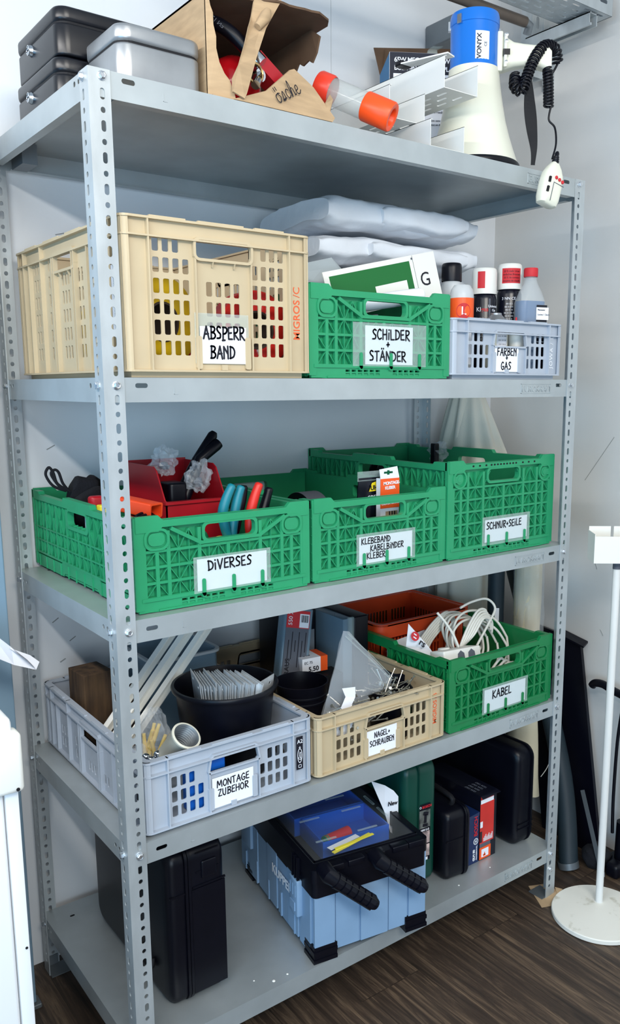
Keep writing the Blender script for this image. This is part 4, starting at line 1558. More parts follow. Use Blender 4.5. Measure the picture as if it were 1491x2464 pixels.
b.box(.004, .036, -.0252, -.0243, .012, .172)
lb = b.obj('bottle_label', 'can_black', bt)
b = M()
b.box(.003, .0405, -.0257, -.0247, .135, .166)
l2 = b.obj('paper_label', 'white_paper', bt)
fr_ = lambda x, z: frame((x, -.0262, z), (1, 0, 0), (0, 0, 1))
text('Mixmaster', .0055, fr_(.006, .158), 'ink', 'label_print', l2)
text('Lucina 1 2inch', .0065, fr_(.006, .146), 'print_grey', 'label_print', l2)
for k, s_ in enumerate(['fur Berg', 'Sicherheitskonzept', 'Gesamtbelich', 'Gebrauchsmuster', 'reserviert']):
    text(s_, .0058, fr_(.006, .122 - k * .011), 'white_paper', 'label_print', lb)

t = thing('glue_bottle', 'clear bottle with orange label at the left end of FARBEN crate', 'bottle', (.984, .118, ST[1] + .0175))
b = M()
b.lathe([(.027, 0), (.030, .003), (.030, .188), (.0275, .203), (.020, .214), (.0, .216)], 32)
gb = b.obj('bottle_body', 'milky_plastic', t, 50)
wrap(t, .0304, face - 1.5, face + 1.5, .112, .182, 'label_orange', 'label', gb, 20)
wrap(t, .0303, face - 1.5, face + 1.5, .02, .111, 'white_paper', 'label_foot', gb, 20)
b = M()
for k in range(24):
    q0, q1 = 2 * pi * k / 24, 2 * pi * (k + 1) / 24
    P2 = lambda q, rr: (cos(face + rr * cos(q) / .0307) * .0307, sin(face + rr * cos(q) / .0307) * .0307, .150 + rr * sin(q))
    b.add([P2(q0, 0), P2(q0, .019), P2(q1, .019)], [(0, 1, 2)])
b.obj('round_emblem', 'print_red', gb)
textwrap('L', .028, .0309, face, .141, 'white_paper', 'emblem_letter', gb, .01)

t = thing('paint_can', 'silver-topped cream paint can peeping over the grey crate rim', 'can', (1.063, .075, ST[1] + .0175))
b = M()
b.lathe([(.030, 0), (.0315, .002), (.0315, .120), (.0305, .124)], 32, cap0=True)
bo = b.obj('body', 'can_cream', t, 40)
b = M()
b.lathe([(.0318, .119), (.0318, .126), (.0285, .130), (.018, .140), (.0150, .143), (.0150, .147), (.0130, .148), (.0128, .145), (0, .145)], 32)
b.obj('dome', 'brushed_steel', t, 40)
wrap(t, .0317, face - .1, face + .9, .02, .118, 'white_paper', 'label', bo)
for k in range(9):
    textwrap('iiiiii iiii iiiiiii iiii'[:14 + (k * 7) % 9], .0062, .0318, face + .4, .108 - k * .010, 'print_grey', 'can_print', bo)
t = thing('paint_can', 'small white-topped can with red nozzle beside the silver-topped can', 'can', (1.118, .056, ST[1] + .0175))
b = M()
b.lathe([(.0185, 0), (.0195, .002), (.0195, .112), (.0205, .113), (.0205, .119), (.017, .121), (.0, .121)], 28, cap0=True)
b.obj('body', 'white_plastic', t, 40)
b = M()
b.tube([(0, 0, .121), (0, 0, .139)], .0022, 8)
b.obj('nozzle', 'print_red', t)
t, bo, cp_ = spray_can('clear-shouldered spray can with black cap behind the G sign', 1.008, .180, .275, .026, 'milky_plastic', 'black_plastic', .045)

# ================================================================== things on the third deck
mat('fabric_black', (14, 15, 22), 0.9, var=.3, scale=40, bump=.3, bscale=200)
mat('bin_red', (168, 18, 32), 0.4, var=.06)
mat('teal_grip', (18, 124, 140), 0.4)
mat('red_grip', (216, 44, 34), 0.4)
mat('bright_yellow', (240, 226, 60), 0.45)
mat('uhu_yellow', (232, 206, 30), 0.45)
mat('cloth_cream', (218, 212, 196), 0.9, var=.04, scale=5, bump=.15, bscale=220)
ZF = ST[2] + .0125      # floor of the green crates
t = thing('fabric_pouch', 'black fabric pouch with cord loops at the back of DIVERSES crate', 'pouch', (.11, .48, ZF))
b = WM(t)
for i, (c, s, r_) in enumerate([((.118, .47, 1.222), (.060, .030, .115), .25), ((.128, .42, 1.215), (.075, .028, .08), -.35), ((.150, .50, 1.235), (.05, .025, .085), .5), ((.112, .43, 1.17), (.06, .04, .08), .1)]):
    mx = Matrix.Translation(c) @ Matrix.Rotation(r_, 4, 'Y') @ Matrix.Rotation(.3 * i, 4, 'Z')
    q = M(t.matrix_basis.inverted() @ mx)
    slab(q, -s[0] / 2, s[0] / 2, -s[1] / 2, s[1] / 2, -s[2] / 2, s[2] / 2, .004, seed=i, nu=20, nv=14, fr=20)
    q.obj('pouch_fold', 'fabric_black', t, 60)
for i, dx in enumerate((0, .012)):
    b = WM(t)
    b.tube(smoothpath([(.082, .46, 1.252), (.052 + dx, .455, 1.266), (.036 + dx, .452, 1.292), (.043 + dx, .45, 1.308 - .006 * i), (.052 + dx, .45, 1.296), (.062 + dx, .455, 1.270), (.090, .46, 1.25)], 8), .0032, 8)
    b.obj('cord_loop', 'fabric_black', t, 60)

# red open-fronted bin
t = thing('storage_bin', 'dark red open-fronted storage bin standing in the DIVERSES crate', 'storage bin', (.205, .20, ZF + .001))
x0, x1, y0, y1, zl, zt_ = .205, .352, .205, .405, 1.2425, 1.314
zb = ZF + .001
for x in (x0, x1 - .003):
    b = WM(t)
    b.plate([(y0, zb), (y1, zb), (y1, zt_), (y0 + .060, zt_), (y0 + .045, zt_ - .008), (y0 + .008, zl + .002), (y0, zl)], [], x, x + .003, lambda u, v, d: (d, u, v))
    b.obj('side_panel', 'bin_red', t)
b = WM(t)
b.box(x0, x1, y0, y0 + .003, zb, zl)
b.box(x0 - .004, x1 + .004, y0 - .006, y0 + .008, zl - .006, zl)
b.obj('front_lip', 'bin_red', t)
b = WM(t)
b.box(x0, x1, y1 - .003, y1, zb, zt_ + .004)
b.obj('back_panel', 'bin_red', t)
b = WM(t)
b.box(x0, x1, y0, y1, zl - .05, zl - .047)
b.obj('bin_floor', 'bin_red', t)
t = thing('hand_tool', 'black tool with two rod handles sticking up from the red bin', 'tool', (.29, .30, 1.205))
b = WM(t)
b.tube([(.262, .30, 1.210), (.300, .302, 1.268), (.330, .30, 1.318), (.372, .30, 1.374), (.3765, .30, 1.381)], [.012, .013, .0125, .0115, .007], 14)
b.obj('handle', 'black_plastic', t, 60)
b = WM(t)
b.tube([(.285, .28, 1.232), (.330, .285, 1.322), (.372, .285, 1.352), (.379, .285, 1.357)], [.012, .0125, .0135, .012], 14)
b.obj('handle', 'black_plastic', t, 60)
b = WM(t)
b.rbox(.240, .285, .26, .32, 1.198, 1.275, .01, .006)
b.obj('tool_head', 'black_plastic', t, 50)
for lab, c, rr, sd_ in (('clear crumpled plastic bag at the top left of the red bin', (.242, .285, 1.322), (.030, .028, .032), 3), ('clear crumpled plastic bag hanging over the red bin front lip', (.312, .262, 1.284), (.030, .024, .036), 6)):
    t = thing('plastic_bag', lab, 'plastic bag', (c[0], c[1], c[2] - rr[2]))
    b = WM(t)
    blob(b, c, *rr, amp=.55, seed=sd_, n=22, m=16)
    b.obj('film', 'clear_film', t)
    b = WM(t)
    blob(b, (c[0], c[1], c[2] - rr[2] * .3), rr[0] * .35, rr[1] * .3, rr[2] * .3, amp=.5, seed=sd_ + 2, n=12, m=8)
    b.obj('wrapped_part', 'print_grey', t)
t = thing('orange_handle', 'orange square plastic tube lying left of the red bin', 'tool', (.12, .12, 1.23))
mx = t.matrix_basis.inverted() @ Matrix.Translation((.126, .083, 1.246)) @ Matrix.Rotation(radians(24), 4, 'Z') @ Matrix.Rotation(radians(6), 4, 'X')
b = M(mx)
o_, i_ = rrect(-.018, .018, -.0145, .0145, .004, 3), rrect(-.0145, .0145, -.011, .011, .003, 3)
b.plate(o_, [i_], 0, .10, lambda u, v, d: (u, d, v))
b.obj('square_tube', 'orange_plastic', t, 40)
b = M(mx)
b.box(-.0145, .0145, .045, .050, -.011, .011)
b.obj('inner_wall', 'red_grip', t)
t = thing('cable_ring', 'black cable ring behind the front rim of DIVERSES crate', 'cable', (.10, .07, 1.20))
b = WM(t)
for k in range(3):
    b.tube([(.106 + .030 * cos(a), .078 + .008 * k, 1.212 + (.024 + .003 * k) * sin(a)) for a in [2 * pi * q / 24 for q in range(24)]], .0035, 6, True)
b.obj('cable', 'black_plastic', t, 60)
t = thing('marker_box', 'small yellow and grey box near the front left post', 'box', (.10, .30, 1.19))
b = WM(t)
b.rbox(.092, .118, .285, .31, 1.165, 1.236, .004, .003)
b.obj('yellow_part', 'bright_yellow', t, 50)
b = WM(t)
b.rbox(.072, .090, .30, .33, 1.15, 1.237, .006, .004)
b.obj('grey_part', 'grey_plastic', t, 50)
b = WM(t)
b.rbox(.085, .118, .318, .345, 1.170, 1.252, .01, .006)
b.obj('red_part', 'bin_red', t, 50)


def pliers(label, hs, y, head, grp='pliers standing in the DIVERSES crate'):
    """pliers head down: two curved grips and a steel head"""
    t = thing('pliers', label, 'pliers', (head[0], y, ZF + .002), (0, 0, 0), grp)
    for pts, m in hs:
        b = WM(t)
        q = smoothpath([(p[0], y + p[2], p[1]) for p in pts], 6)
        k = len(q)
        b.tube(q, [.0085 + .0025 * sin(pi * (1 - i / k)) if i else .006 for i in range(k)], 12)
        b.obj('grip', m, t, 60)
    b = WM(t)
    b.rbox(head[0] - .014, head[0] + .014, y - .010, y + .010, head[1] - .03, head[1] + .012, .006, .004)
    b.add([(head[0] - .012, y - .006, head[1] - .03), (head[0] + .012, y - .006, head[1] - .03), (head[0] + .012, y + .006, head[1] - .03), (head[0] - .012, y + .006, head[1] - .03), (head[0], y, ZF + .002)], [(0, 1, 2, 3), (0, 1, 4), (1, 2, 4), (2, 3, 4), (3, 0, 4)])
    b.obj('jaws', 'dark_steel', t)
    b = WM(t)
    b.lathe([(.008, 0), (.008, .003), (.005, .005), (0, .005)], 16, Matrix.Translation((head[0], y - .010, head[1] - .008)) @ Matrix.Rotation(pi / 2, 4, 'X'))
    b.obj('pivot', 'chrome', t, 40)
    return t


pliers('teal and black pliers standing in the DIVERSES crate', [([(.302, 1.284, 0), (.286, 1.255, 0), (.277, 1.225, 0), (.283, 1.190, 0), (.294, 1.160, 0)], 'teal_grip'), ([(.327, 1.279, .006), (.317, 1.255, .006), (.307, 1.222, .004), (.300, 1.185, .002), (.297, 1.160, 0)], 'teal_grip'), ([(.335, 1.279, .010), (.329, 1.250, .010), (.318, 1.215, .01), (.308, 1.185, .006), (.300, 1.165, .004)], 'black_plastic')], .092, (.297, 1.150))
pliers('red and black pliers standing in the DIVERSES crate', [([(.364, 1.283, 0), (.352, 1.258, 0), (.341, 1.225, 0), (.337, 1.190, 0), (.341, 1.160, 0)], 'red_grip'), ([(.396, 1.270, .012), (.387, 1.245, .012), (.375, 1.215, .01), (.360, 1.185, .006), (.346, 1.158, .004)], 'black_plastic')], .086, (.342, 1.150))
for i, (c, m, lab) in enumerate([((.213, .084, 1.156), 'white_plastic', 'white round lid seen through the DIVERSES crate grip hole'), ((.265, .084, 1.156), 'bright_yellow', 'yellow round lid seen through the DIVERSES crate grip hole'), ((.240, .138, 1.168), 'green_plastic', 'green spool behind the round lids in DIVERSES crate')]):
    t = thing('round_lid', lab, 'lid', c)
    b = M(Matrix.Rotation(radians(35), 4, 'X'))
    b.lathe([(.0, -.05), (.018, -.05), (.022, -.045), (.0245, .0), (.023, .010), (.018, .017), (.009, .020), (0, .021)], 24)
    b.obj('lid', m, t, 50)

# ---- glue packs and tape in the middle crate
t = thing('glue_pack', 'black blister pack with yellow badge in the KLEBEBAND crate', 'pack', (.69, .12, ZF), (0, 0, 0))
b = WM(t)
b.add([(.655, .130, ZF), (.725, .130, ZF), (.724, .122, 1.270), (.659, .122, 1.270), (.655, .142, ZF), (.725, .142, ZF), (.724, .124, 1.270), (.659, .124, 1.270)], [(0, 3, 2, 1), (4, 5, 6, 7), (0, 1, 5, 4), (1, 2, 6, 5), (2, 3, 7, 6), (3, 0, 4, 7)])
pk = b.obj('pouch', 'can_black', t)
b = WM(t)
b.box(.656, .727, .1222, .1232, 1.262, 1.285)
b.obj('clear_edge', 'clear_plastic', t)
pf = lambda x, z: t.matrix_basis.inverted() @ frame((x, .1205, z), (.99, -.02, .04), (-.03, .03, 1))
b = M(pf(.689, 1.236))
b.add([(0, 0, 0), (.040, 0, 0), (.040, .026, 0), (.010, .020, 0)], [(0, 1, 2, 3)])
yl = b.obj('yellow_badge', 'uhu_yellow', pk)
text('UHU', .0155, pf(.6935, 1.2395) @ Matrix.Translation((0, 0, .0006)), 'ink', 'pack_print', yl, bold=.03)
text('GRIZZLY', .0145, pf(.684, 1.2165) @ Matrix.Translation((0, 0, .0008)), 'white_paper', 'pack_print', pk, spacing=.95)
text('MONTAGE', .0145, pf(.684, 1.2035) @ Matrix.Translation((0, 0, .0012)), 'white_paper', 'pack_print', pk, spacing=.95)
t = thing('glue_pack', 'orange and white mounting glue box with euro hole in KLEBEBAND crate', 'pack', (.735, .09, ZF))
b = WM(t)
b.box(.706, .764, .098, .114, ZF, 1.268)
pk = b.obj('carton', 'white_paper', t)
b = WM(t)
b.plate([(.7055, 1.268), (.7645, 1.268), (.7575, 1.295), (.702, 1.290)], [[(.716, 1.279), (.726, 1.279), (.726, 1.276), (.734, 1.276), (.734, 1.279), (.744, 1.279), (.744, 1.284), (.734, 1.284), (.734, 1.287), (.726, 1.287), (.726, 1.284), (.716, 1.284)]], .0975, .0985)
b.obj('hanging_flap', 'white_paper', t)
b = WM(t)
b.box(.7055, .7645, .0970, .0980, 1.196, 1.267)
of = b.obj('orange_panel', 'label_orange', pk)
pf2 = lambda x, z: t.matrix_basis.inverted() @ frame((x, .0964, z), (1, 0, .03), (0, 0, 1))
text('MONTAGE-', .0105, pf2(.714, 1.252), 'white_paper', 'pack_print', of, bold=.03, spacing=.9)
text('KLEBER', .0105, pf2(.719, 1.241), 'white_paper', 'pack_print', of, bold=.03, spacing=.9)
for k, s_ in enumerate(['MONTAGE-KLEBER', 'COLLE DE MONTAGE', 'COLLA DI MONTAGGIO']):
    text(s_, .0066, pf2(.7075, 1.222 - k * .009), 'white_paper', 'pack_print', of, bold=.02, spacing=.86)
b = WM(t)
b.box(.722, .758, .0970, .0982, 1.165, 1.188)
b.obj('picture', 'cardboard', pk)
b = WM(t)
for k in range(3):
    b.box(.732 + k * .008, .735 + k * .008, .0964, .0972, 1.166, 1.188)
b.obj('picture_bars', 'ink', pk)
t = thing('tape_roll', 'grey adhesive tape roll with black core at the left of KLEBEBAND crate', 'tape roll', (.655, .33, ZF + .075), (0, 0, radians(0)))
mx = Matrix.Rotation(pi / 2, 4, 'Y')
b = M(mx)
b.lathe([(.05, -.028), (.074, -.028), (.074, .028), (.05, .028), (.05, -.028)], 40)
b.obj('tape', 'print_grey', t, 40)
b = M(mx)
b.lathe([(.048, -.029), (.0735, -.0285)], 40)
b.lathe([(.046, -.029), (.049, -.029), (.049, .029), (.046, .029), (.046, -.029)], 32)
b.obj('core', 'black_plastic', t, 40)
t = thing('spool', 'black spool showing behind the back rim of SCHNUR crate', 'spool', (1.04, .48, ZF + .165))
b = M(Matrix.Rotation(pi / 2, 4, 'X'))
b.lathe([(.014, -.02), (.044, -.02), (.044, -.014), (.030, -.012), (.030, .012), (.044, .014), (.044, .02), (.014, .02), (.014, -.02)], 30)
b.obj('spool', 'black_plastic', t, 40)
for i, (lab, x, y, hh, m) in enumerate([('dark rope coil lying in the SCHNUR crate', 1.06, .20, .10, 'fabric_black'), ('second dark rope coil deeper in the SCHNUR crate', 1.06, .46, .125, 'fabric_black')]):
    t = thing('rope_coil', lab, 'rope', (x, y, ZF))
    b = M()
    for k in range(int(hh / .014)):
        b.tube([((.10 + .006 * sin(3 * a + k)) * cos(a), (.085 + .006 * cos(2 * a + k)) * sin(a), .008 + k * .0145) for a in [2 * pi * q / 28 for q in range(28)]], .0075, 6, True)
    b.obj('rope', m, t, 60)
t = thing('plastic_bag', 'clear plastic bag with black clip at the back of SCHNUR crate', 'plastic bag', (1.19, .44, 1.27))
b = WM(t)
blob(b, (1.200, .42, 1.285), .030, .026, .034, amp=.6, seed=9, n=20, m=14)
b.obj('film', 'clear_film', t)
b = WM(t)
b.rbox(1.166, 1.186, .40, .42, 1.255, 1.316, .004, .003)
b.obj('clip', 'black_plastic', t)

# ================================================================== things on the fourth deck
mat('old_wood', (88, 66, 44), 0.85, rgb2=(46, 34, 26), scale=9, stretch=(6, 6, 1), contrast=(.35, .7))
mat('dark_wood', (70, 44, 28), 0.8, rgb2=(42, 26, 18), scale=9, stretch=(6, 6, 1))
mat('zinc_plate', (222, 228, 232), 0.4, 0.45, var=.12, scale=30)
mat('screw_zinc', (206, 202, 188), 0.28, 0.9)
mat('plug_yellow', (226, 196, 92), 0.5)
mat('pipe_cream', (214, 212, 196), 0.5, var=.06, scale=10)
mat('basket_orange', (206, 70, 30), 0.4, var=.05)
mat('cable_white', (224, 222, 212), 0.45)
mat('film_blue', (140, 170, 190), 0.15, alpha=.5)
mat('box_blue', (18, 92, 186), 0.4)
Z4 = ST[3] + .0125
t = thing('wood_block', 'brown wooden block standing in the back left of MONTAGE crate', 'block', (.075, .40, Z4), (0, 0, radians(4)))
b = M()
b.rbox(0, .072, 0, .085, 0, .208, .003, .002, 2)
b.obj('block', 'old_wood', t)
t = thing('wood_block', 'darker short wooden block behind the front left post', 'block', (.152, .40, Z4), (0, 0, radians(10)))
b = M()
b.rbox(0, .055, 0, .07, 0, .165, .003, .002, 2)
b.obj('block', 'dark_wood', t)
for i, (a, e_, w_) in enumerate([((.090, .298, .700), (.372, .340, .985), .028), ((.112, .278, .690), (.398, .320, .975), .026), ((.082, .318, .722), (.346, .358, .990), .020)]):
    t = thing('plastic_profile', ['widest white plastic profile leaning diagonally in the MONTAGE crate', 'rightmost white plastic profile leaning diagonally in the MONTAGE crate', 'narrow leftmost white plastic profile leaning in the MONTAGE crate'][i], 'profile', a, (0, 0, 0), 'white plastic profiles')
    b = WM(t)
    n_ = V((.35, -.9, -.2))
    b.bar(a, e_, w_, .002, n_)
    dd = (V(e_) - V(a)).normalized()
    sd_ = dd.cross(n_).normalized()
    for s_ in (-1, 1):
        o_ = sd_ * s_ * w_ * .45 + n_.normalized() * .006
        b.bar(V(a) + o_, V(e_) + o_, .002, .012, n_)
    b.obj('profile', 'white_plastic', t)
t = thing('clear_bin', 'translucent plastic bin behind the black bucket in MONTAGE crate', 'bin', (.234, .372, Z4), (0, 0, 0))
b = M()
for k in range(1):
    b.plate(rrect(0, .18, 0, .20, .025, 4), [rrect(.003, .177, .003, .197, .022, 4)], 0, .215, lambda u, v, d: (u, v, d))
b.plate(rrect(0, .18, 0, .20, .025, 4), [], 0, .003, lambda u, v, d: (u, v, d))
b.obj('bin_wall', 'film_blue', t, 40)
b = M()
b.plate(rrect(-.006, .186, -.006, .206, .028, 4), [rrect(.002, .178, .002, .198, .024, 4)], .210, .216, lambda u, v, d: (u, v, d))
b.obj('bin_rim', 'milky_plastic', t, 40)

# ---- black bucket with metal plates
bk = thing('bucket', 'large black round bucket in the MONTAGE crate', 'bucket', (.318, .178, Z4))
b = M()
hh = .205
b.lathe([(.0, 0), (.088, 0), (.092, .004), (.110, hh - .02), (.111, hh - .012), (.119, hh - .010), (.121, hh - .004), (.119, hh), (.113, hh), (.109, hh - .012), (.089, .008), (.0, .008)], 56)
b.obj('pail', 'black_plastic', bk, 50)
pm = M()
pm.plate(rect(0, .078, 0, .104), [circ(.016, .016, .004, 8), circ(.060, .016, .004, 8), circ(.016, .088, .004, 8), circ(.060, .088, .004, 8), circ(.038, .046, .004, 8)], 0, .0018, lambda u, v, d: (d, u, v))
plate0 = pm.obj('metal_plate', 'zinc_plate')
tag(plate0, 'zinc metal plate fanned in a row inside the black bucket', 'plate', 'metal plates in the black bucket')
rg = random.Random(5)
for i in range(24):
    o = plate0 if i == 0 else dup(plate0)
    f = i / 23
    o.location = (.252 + .096 * f, .152 - .055 * f + rg.uniform(-.004, .004), .746 - .010 * f + rg.uniform(-.004, .004))
    o.rotation_euler = (rg.uniform(-.03, .03) + .15, .12 + .26 * (1 - f) * -1 + rg.uniform(-.006, .006), radians(-14 + 22 * f) + rg.uniform(-.006, .006))
for k, (lab, dz, ry, x_) in enumerate([('holed metal plate facing forward at the right of the bucket', 0, radians(62), .352)]):
    o = dup(plate0)
    o['label'] = lab
    o.location = (x_ - .010, .100 - .008 * k, .736 + dz)
    o.rotation_euler = (0, .10, radians(-62 - 9 * k))
# ---- bag of yellow plugs, threaded pipe and small bags at the front left
t = thing('plastic_bag', 'clear bag of yellow wall plugs left of the black bucket', 'plastic bag', (.165, .17, Z4))
b = WM(t)
blob(b, (.158, .212, .715), .036, .036, .080, amp=.4, seed=21, n=22, m=16)
b.obj('film', 'clear_film', t)
for k in range(9):
    b = WM(t)
    a = V((.145 + rg.uniform(-.015, .03), .195 + rg.uniform(-.015, .025), .665 + rg.uniform(0, .05)))
    d = V((rg.uniform(-.02, .03), rg.uniform(-.01, .01), rg.uniform(.03, .06)))
    b.tube([a, a + d * .5, a + d], [.0055, .0050, .0040], 8)
    b.obj('wall_plug', 'plug_yellow', t, 50)
t = thing('plastic_bag', 'clear bag of chrome balls at the front left of MONTAGE crate', 'plastic bag', (.085, .12, Z4))
b = WM(t)
blob(b, (.100, .160, .690), .026, .042, .050, amp=.5, seed=31, n=20, m=14)
b.obj('film', 'clear_film', t)
for k in range(7):
    b = WM(t)
    c_ = V((.10 + rg.uniform(-.012, .022), .098 + rg.uniform(-.012, .02), .700 + rg.uniform(0, .035)))
    b.lathe([(.0085 * sin(pi * q / 8), -.0085 * cos(pi * q / 8)) for q in range(9)], 14, Matrix.Translation(c_))
    b.obj('chrome_ball', 'chrome', t, 80)
t = thing('threaded_pipe', 'cream threaded pipe piece leaning on the front rim of MONTAGE crate', 'pipe', (.12, .06, .68))
p0, p1 = V((.133, .134, .684)), V((.160, .057, .782))
mx = t.matrix_basis.inverted() @ Matrix.Translation(p0) @ (p1 - p0).to_track_quat('Z', 'Y').to_matrix().to_4x4()
L_ = (p1 - p0).length
b = M(mx)
b.lathe([(.028, 0), (.0285, .002), (.030, L_ - .008), (.0320, L_ - .006), (.0320, L_ - .001), (.0305, L_), (.0275, L_)], 40)
b.obj('pipe_wall', 'pipe_cream', t, 50)
b = M(mx)
pr = [(.0275, L_)]
for k in range(10):
    pr += [(.0245, L_ - .004 - k * .006), (.0272, L_ - .007 - k * .006)]
pr += [(.0, L_ - .075)]
b.lathe(pr, 36)
b.obj('inner_thread', 'dark_steel', t, 20)
b = M(mx)
b.tube([(.0, -.027, .055), (.004, -.038, .064), (.004, -.040, .048)], [.006, .005, .004], 10)
b.obj('stub', 'white_plastic', t, 60)
t = thing('small_box', 'blue plastic box seen through the MONTAGE crate windows', 'box', (.15, .04, Z4))
b = WM(t)
b.rbox(.150, .236, .036, .066, Z4, Z4 + .105, .004, .003)
b.obj('box', 'box_blue', t)

# side stickers of the grey crate
crates = {o['label']: o for o in SC.objects if o.get('category') == 'crate'}
mc = [o for k, o in crates.items() if 'MONTAGE' in k][0]
b = M()
b.box(.357, .374, .0035, .0040, .040, .116)
sk = b.obj('sticker', 'ink', mc)
text('A2', .0125, frame((.3585, .0028, .101), (1, 0, 0), (0, 0, 1)), 'white_paper', 'sticker_print', sk)
b = M()
for r_ in ((.0065, .0016),):
    b.plate([(.3655 + .0062 * cos(a), .072 + .017 * sin(a)) for a in [2 * pi * q / 20 for q in range(20)]], [[(.3655 + .0050 * cos(a), .072 + .0155 * sin(a)) for a in [2 * pi * q / 20 for q in range(20)]]], .0028, .0034)
b.box(.3615, .3695, .0028, .0034, .044, .0448)
b.box(.3615, .3695, .0028, .0034, .0505, .0513)
b.box(.3615, .3623, .0028, .0034, .044, .0513)
b.box(.3687, .3695, .0028, .0034, .044, .0513)
b.obj('sticker_emblem', 'white_paper', sk)
text('Gmv', .010, frame((.3685, .0027, .061), (0, 0, 1), (-1, 0, 0)), 'white_paper', 'sticker_print', sk, shear=.3)
text('+', .011, frame((.3692, .0027, .088), (0, 0, 1), (-1, 0, 0)), 'white_paper', 'sticker_print', sk)
b = M()
b.box(.0010, .0016, .022, .040, .030, .110)
sk = b.obj('sticker', 'ink', mc)
text('A2', .012, frame((.0006, .038, .096), (0, -1, 0), (0, 0, 1)), 'white_paper', 'sticker_print', sk)
text('Gmv', .010, frame((.0006, .034, .050), (0, 0, 1), (0, 1, 0)), 'white_paper', 'sticker_print', sk)

# bar code labels on the left sides of two crates
for key, y0_, z0_, hgt in (('ABSPERR', .022, .075, .120), ('FARBEN', .020, .020, .085)):
    cr = [o for k, o in crates.items() if key in k][0]
    b = M()
    b.box(.0010, .0018, y0_, y0_ + .028, z0_, z0_ + hgt)
    lb = b.obj('barcode_label', 'white_paper', cr)
    b = M()
    z_ = z0_ + .010
    rq = random.Random(2)
    while z_ < z0_ + hgt - .012:
        w_ = rq.choice((.0010, .0010, .0020, .0030))
        b.add([(.0007, y0_ + .004, z_), (.0007, y0_ + .018, z_), (.0007, y0_ + .018, z_ + w_), (.0007, y0_ + .004, z_ + w_)], [(0, 1, 2, 3)])
        z_ += w_ + rq.choice((.0010, .0015, .0022))
    b.obj('barcode', 'ink', lb)

# ---- screws, nails and pots in the low beige crate
def screw_mesh(L=.045, r=.0018, head=.0042):
    b = M()
    pr = [(0, 0), (r * .6, .004)]
    n = 9
    for k in range(n):
        z = .005 + (L - .012) * k / n
        pr += [(r * 1.15, z), (r * .78, z + (L - .012) / n * .5)]
    pr += [(r, L - .006), (head, L - .001), (head * .9, L), (0, L)]
    b.lathe(pr, 7)
    return b


s0 = screw_mesh().obj('screw', 'screw_zinc')
for vv in s0.data.vertices:
    pass
n0 = None
rg = random.Random(17)


def scatter(proto, n, fn, label, group, cat='screw', first=False):
    for i in range(n):
        o = proto if (i == 0 and first) else dup(proto)
        p, d = fn(i)
        o.location = p
        o.rotation_euler = V(d).to_track_quat('Z', 'Y').to_euler()
        tag(o, label, cat, group)


def in_bag(i):
    k = i // 9
    x = .535 + .125 * rg.random()
    z = .690 + k * .0085 + rg.uniform(-.004, .004)
    x = .538 + (x - .535) * max(.35, 1 - k * .10) + .012 * k * .3
    a = rg.uniform(0, 2 * pi)
    return (x, .065 + rg.uniform(-.014, .016), z), (cos(a), sin(a) * .5, rg.uniform(-.5, .8))


scatter(s0, 62, in_bag, 'zinc screw among those inside the clear zip bag', 'screws in the clear zip bag', first=True)


def in_pot(i):
    a, q = rg.uniform(0, 2 * pi), sqrt(rg.random()) * .040
    e_ = rg.uniform(0, 2 * pi)
    up_ = rg.uniform(-.25, .45) if i > 8 else rg.uniform(1.0, 2.4)
    return (.735 + q * cos(a), .094 + q * sin(a), .726 + (i % 6) * .0038), (cos(e_), sin(e_), up_)


n0 = M()
n0.lathe([(0, 0), (.0013, .004), (.0013, .050), (.0036, .0505), (.0036, .0520), (0, .052)], 7)
n0 = n0.obj('nail', 'screw_zinc')
scatter(n0, 64, in_pot, 'steel nail in the heap filling the small black pot', 'nails in the small black pot', 'nail', True)
t = thing('nail_pot', 'small black round pot heaped with nails in the beige crate', 'pot', (.735, .094, Z4))
b = M()
hh = .120
b.lathe([(0, 0), (.046, 0), (.056, hh - .012), (.058, hh - .010), (.0585, hh), (.055, hh), (.046, .082), (0, .082)], 40)
b.obj('pot_wall', 'black_plastic', t, 50)
b = M()
for k in range(20):
    a0, a1 = pi * .05 + k * .09, pi * .05 + (k + 1) * .09
    z0_ = lambda a: hh + .012 + .014 * sin(a) + .004 * sin(7 * a)
    b.add([(.0575 * cos(a0), .0575 * sin(a0), hh - .004), (.0575 * cos(a1), .0575 * sin(a1), hh - .004), (.060 * cos(a1), .060 * sin(a1), z0_(a1)), (.060 * cos(a0), .060 * sin(a0), z0_(a0))], [(0, 1, 2, 3)])
b.obj('bag_lining', 'black_plastic', t, 60)
for i, (lab, x, y, r_, h_) in enumerate([('black round pot beside the bucket, upper one of a nested pair', .545, .205, .064, .150), ]):
    t = thing('black_pot', 'black round pot with ridged rim right of the large bucket', 'pot', (x, y, Z4))
    b = M()
    b.lathe([(0, 0), (r_ * .78, 0), (r_ * .93, h_ - .050), (r_ * .98, h_ - .048), (r_ * .98, h_ - .044), (r_ * .95, h_ - .042), (r_ * .96, h_ - .034), (r_ * 1.0, h_ - .032), (r_ * 1.0, h_ - .028), (r_ * .97, h_ - .026), (r_ * 1.02, h_ - .004), (r_ * 1.04, h_), (r_ * .99, h_), (r_ * .95, h_ - .02), (r_ * .8, .03), (0, .03)], 44)
    b.obj('pot_wall', 'black_plastic', t, 40)
zb_ = thing('zip_bag', 'clear zip bag of screws standing up in the low beige crate', 'plastic bag', (.58, .07, Z4 + .06))
b = WM(zb_)
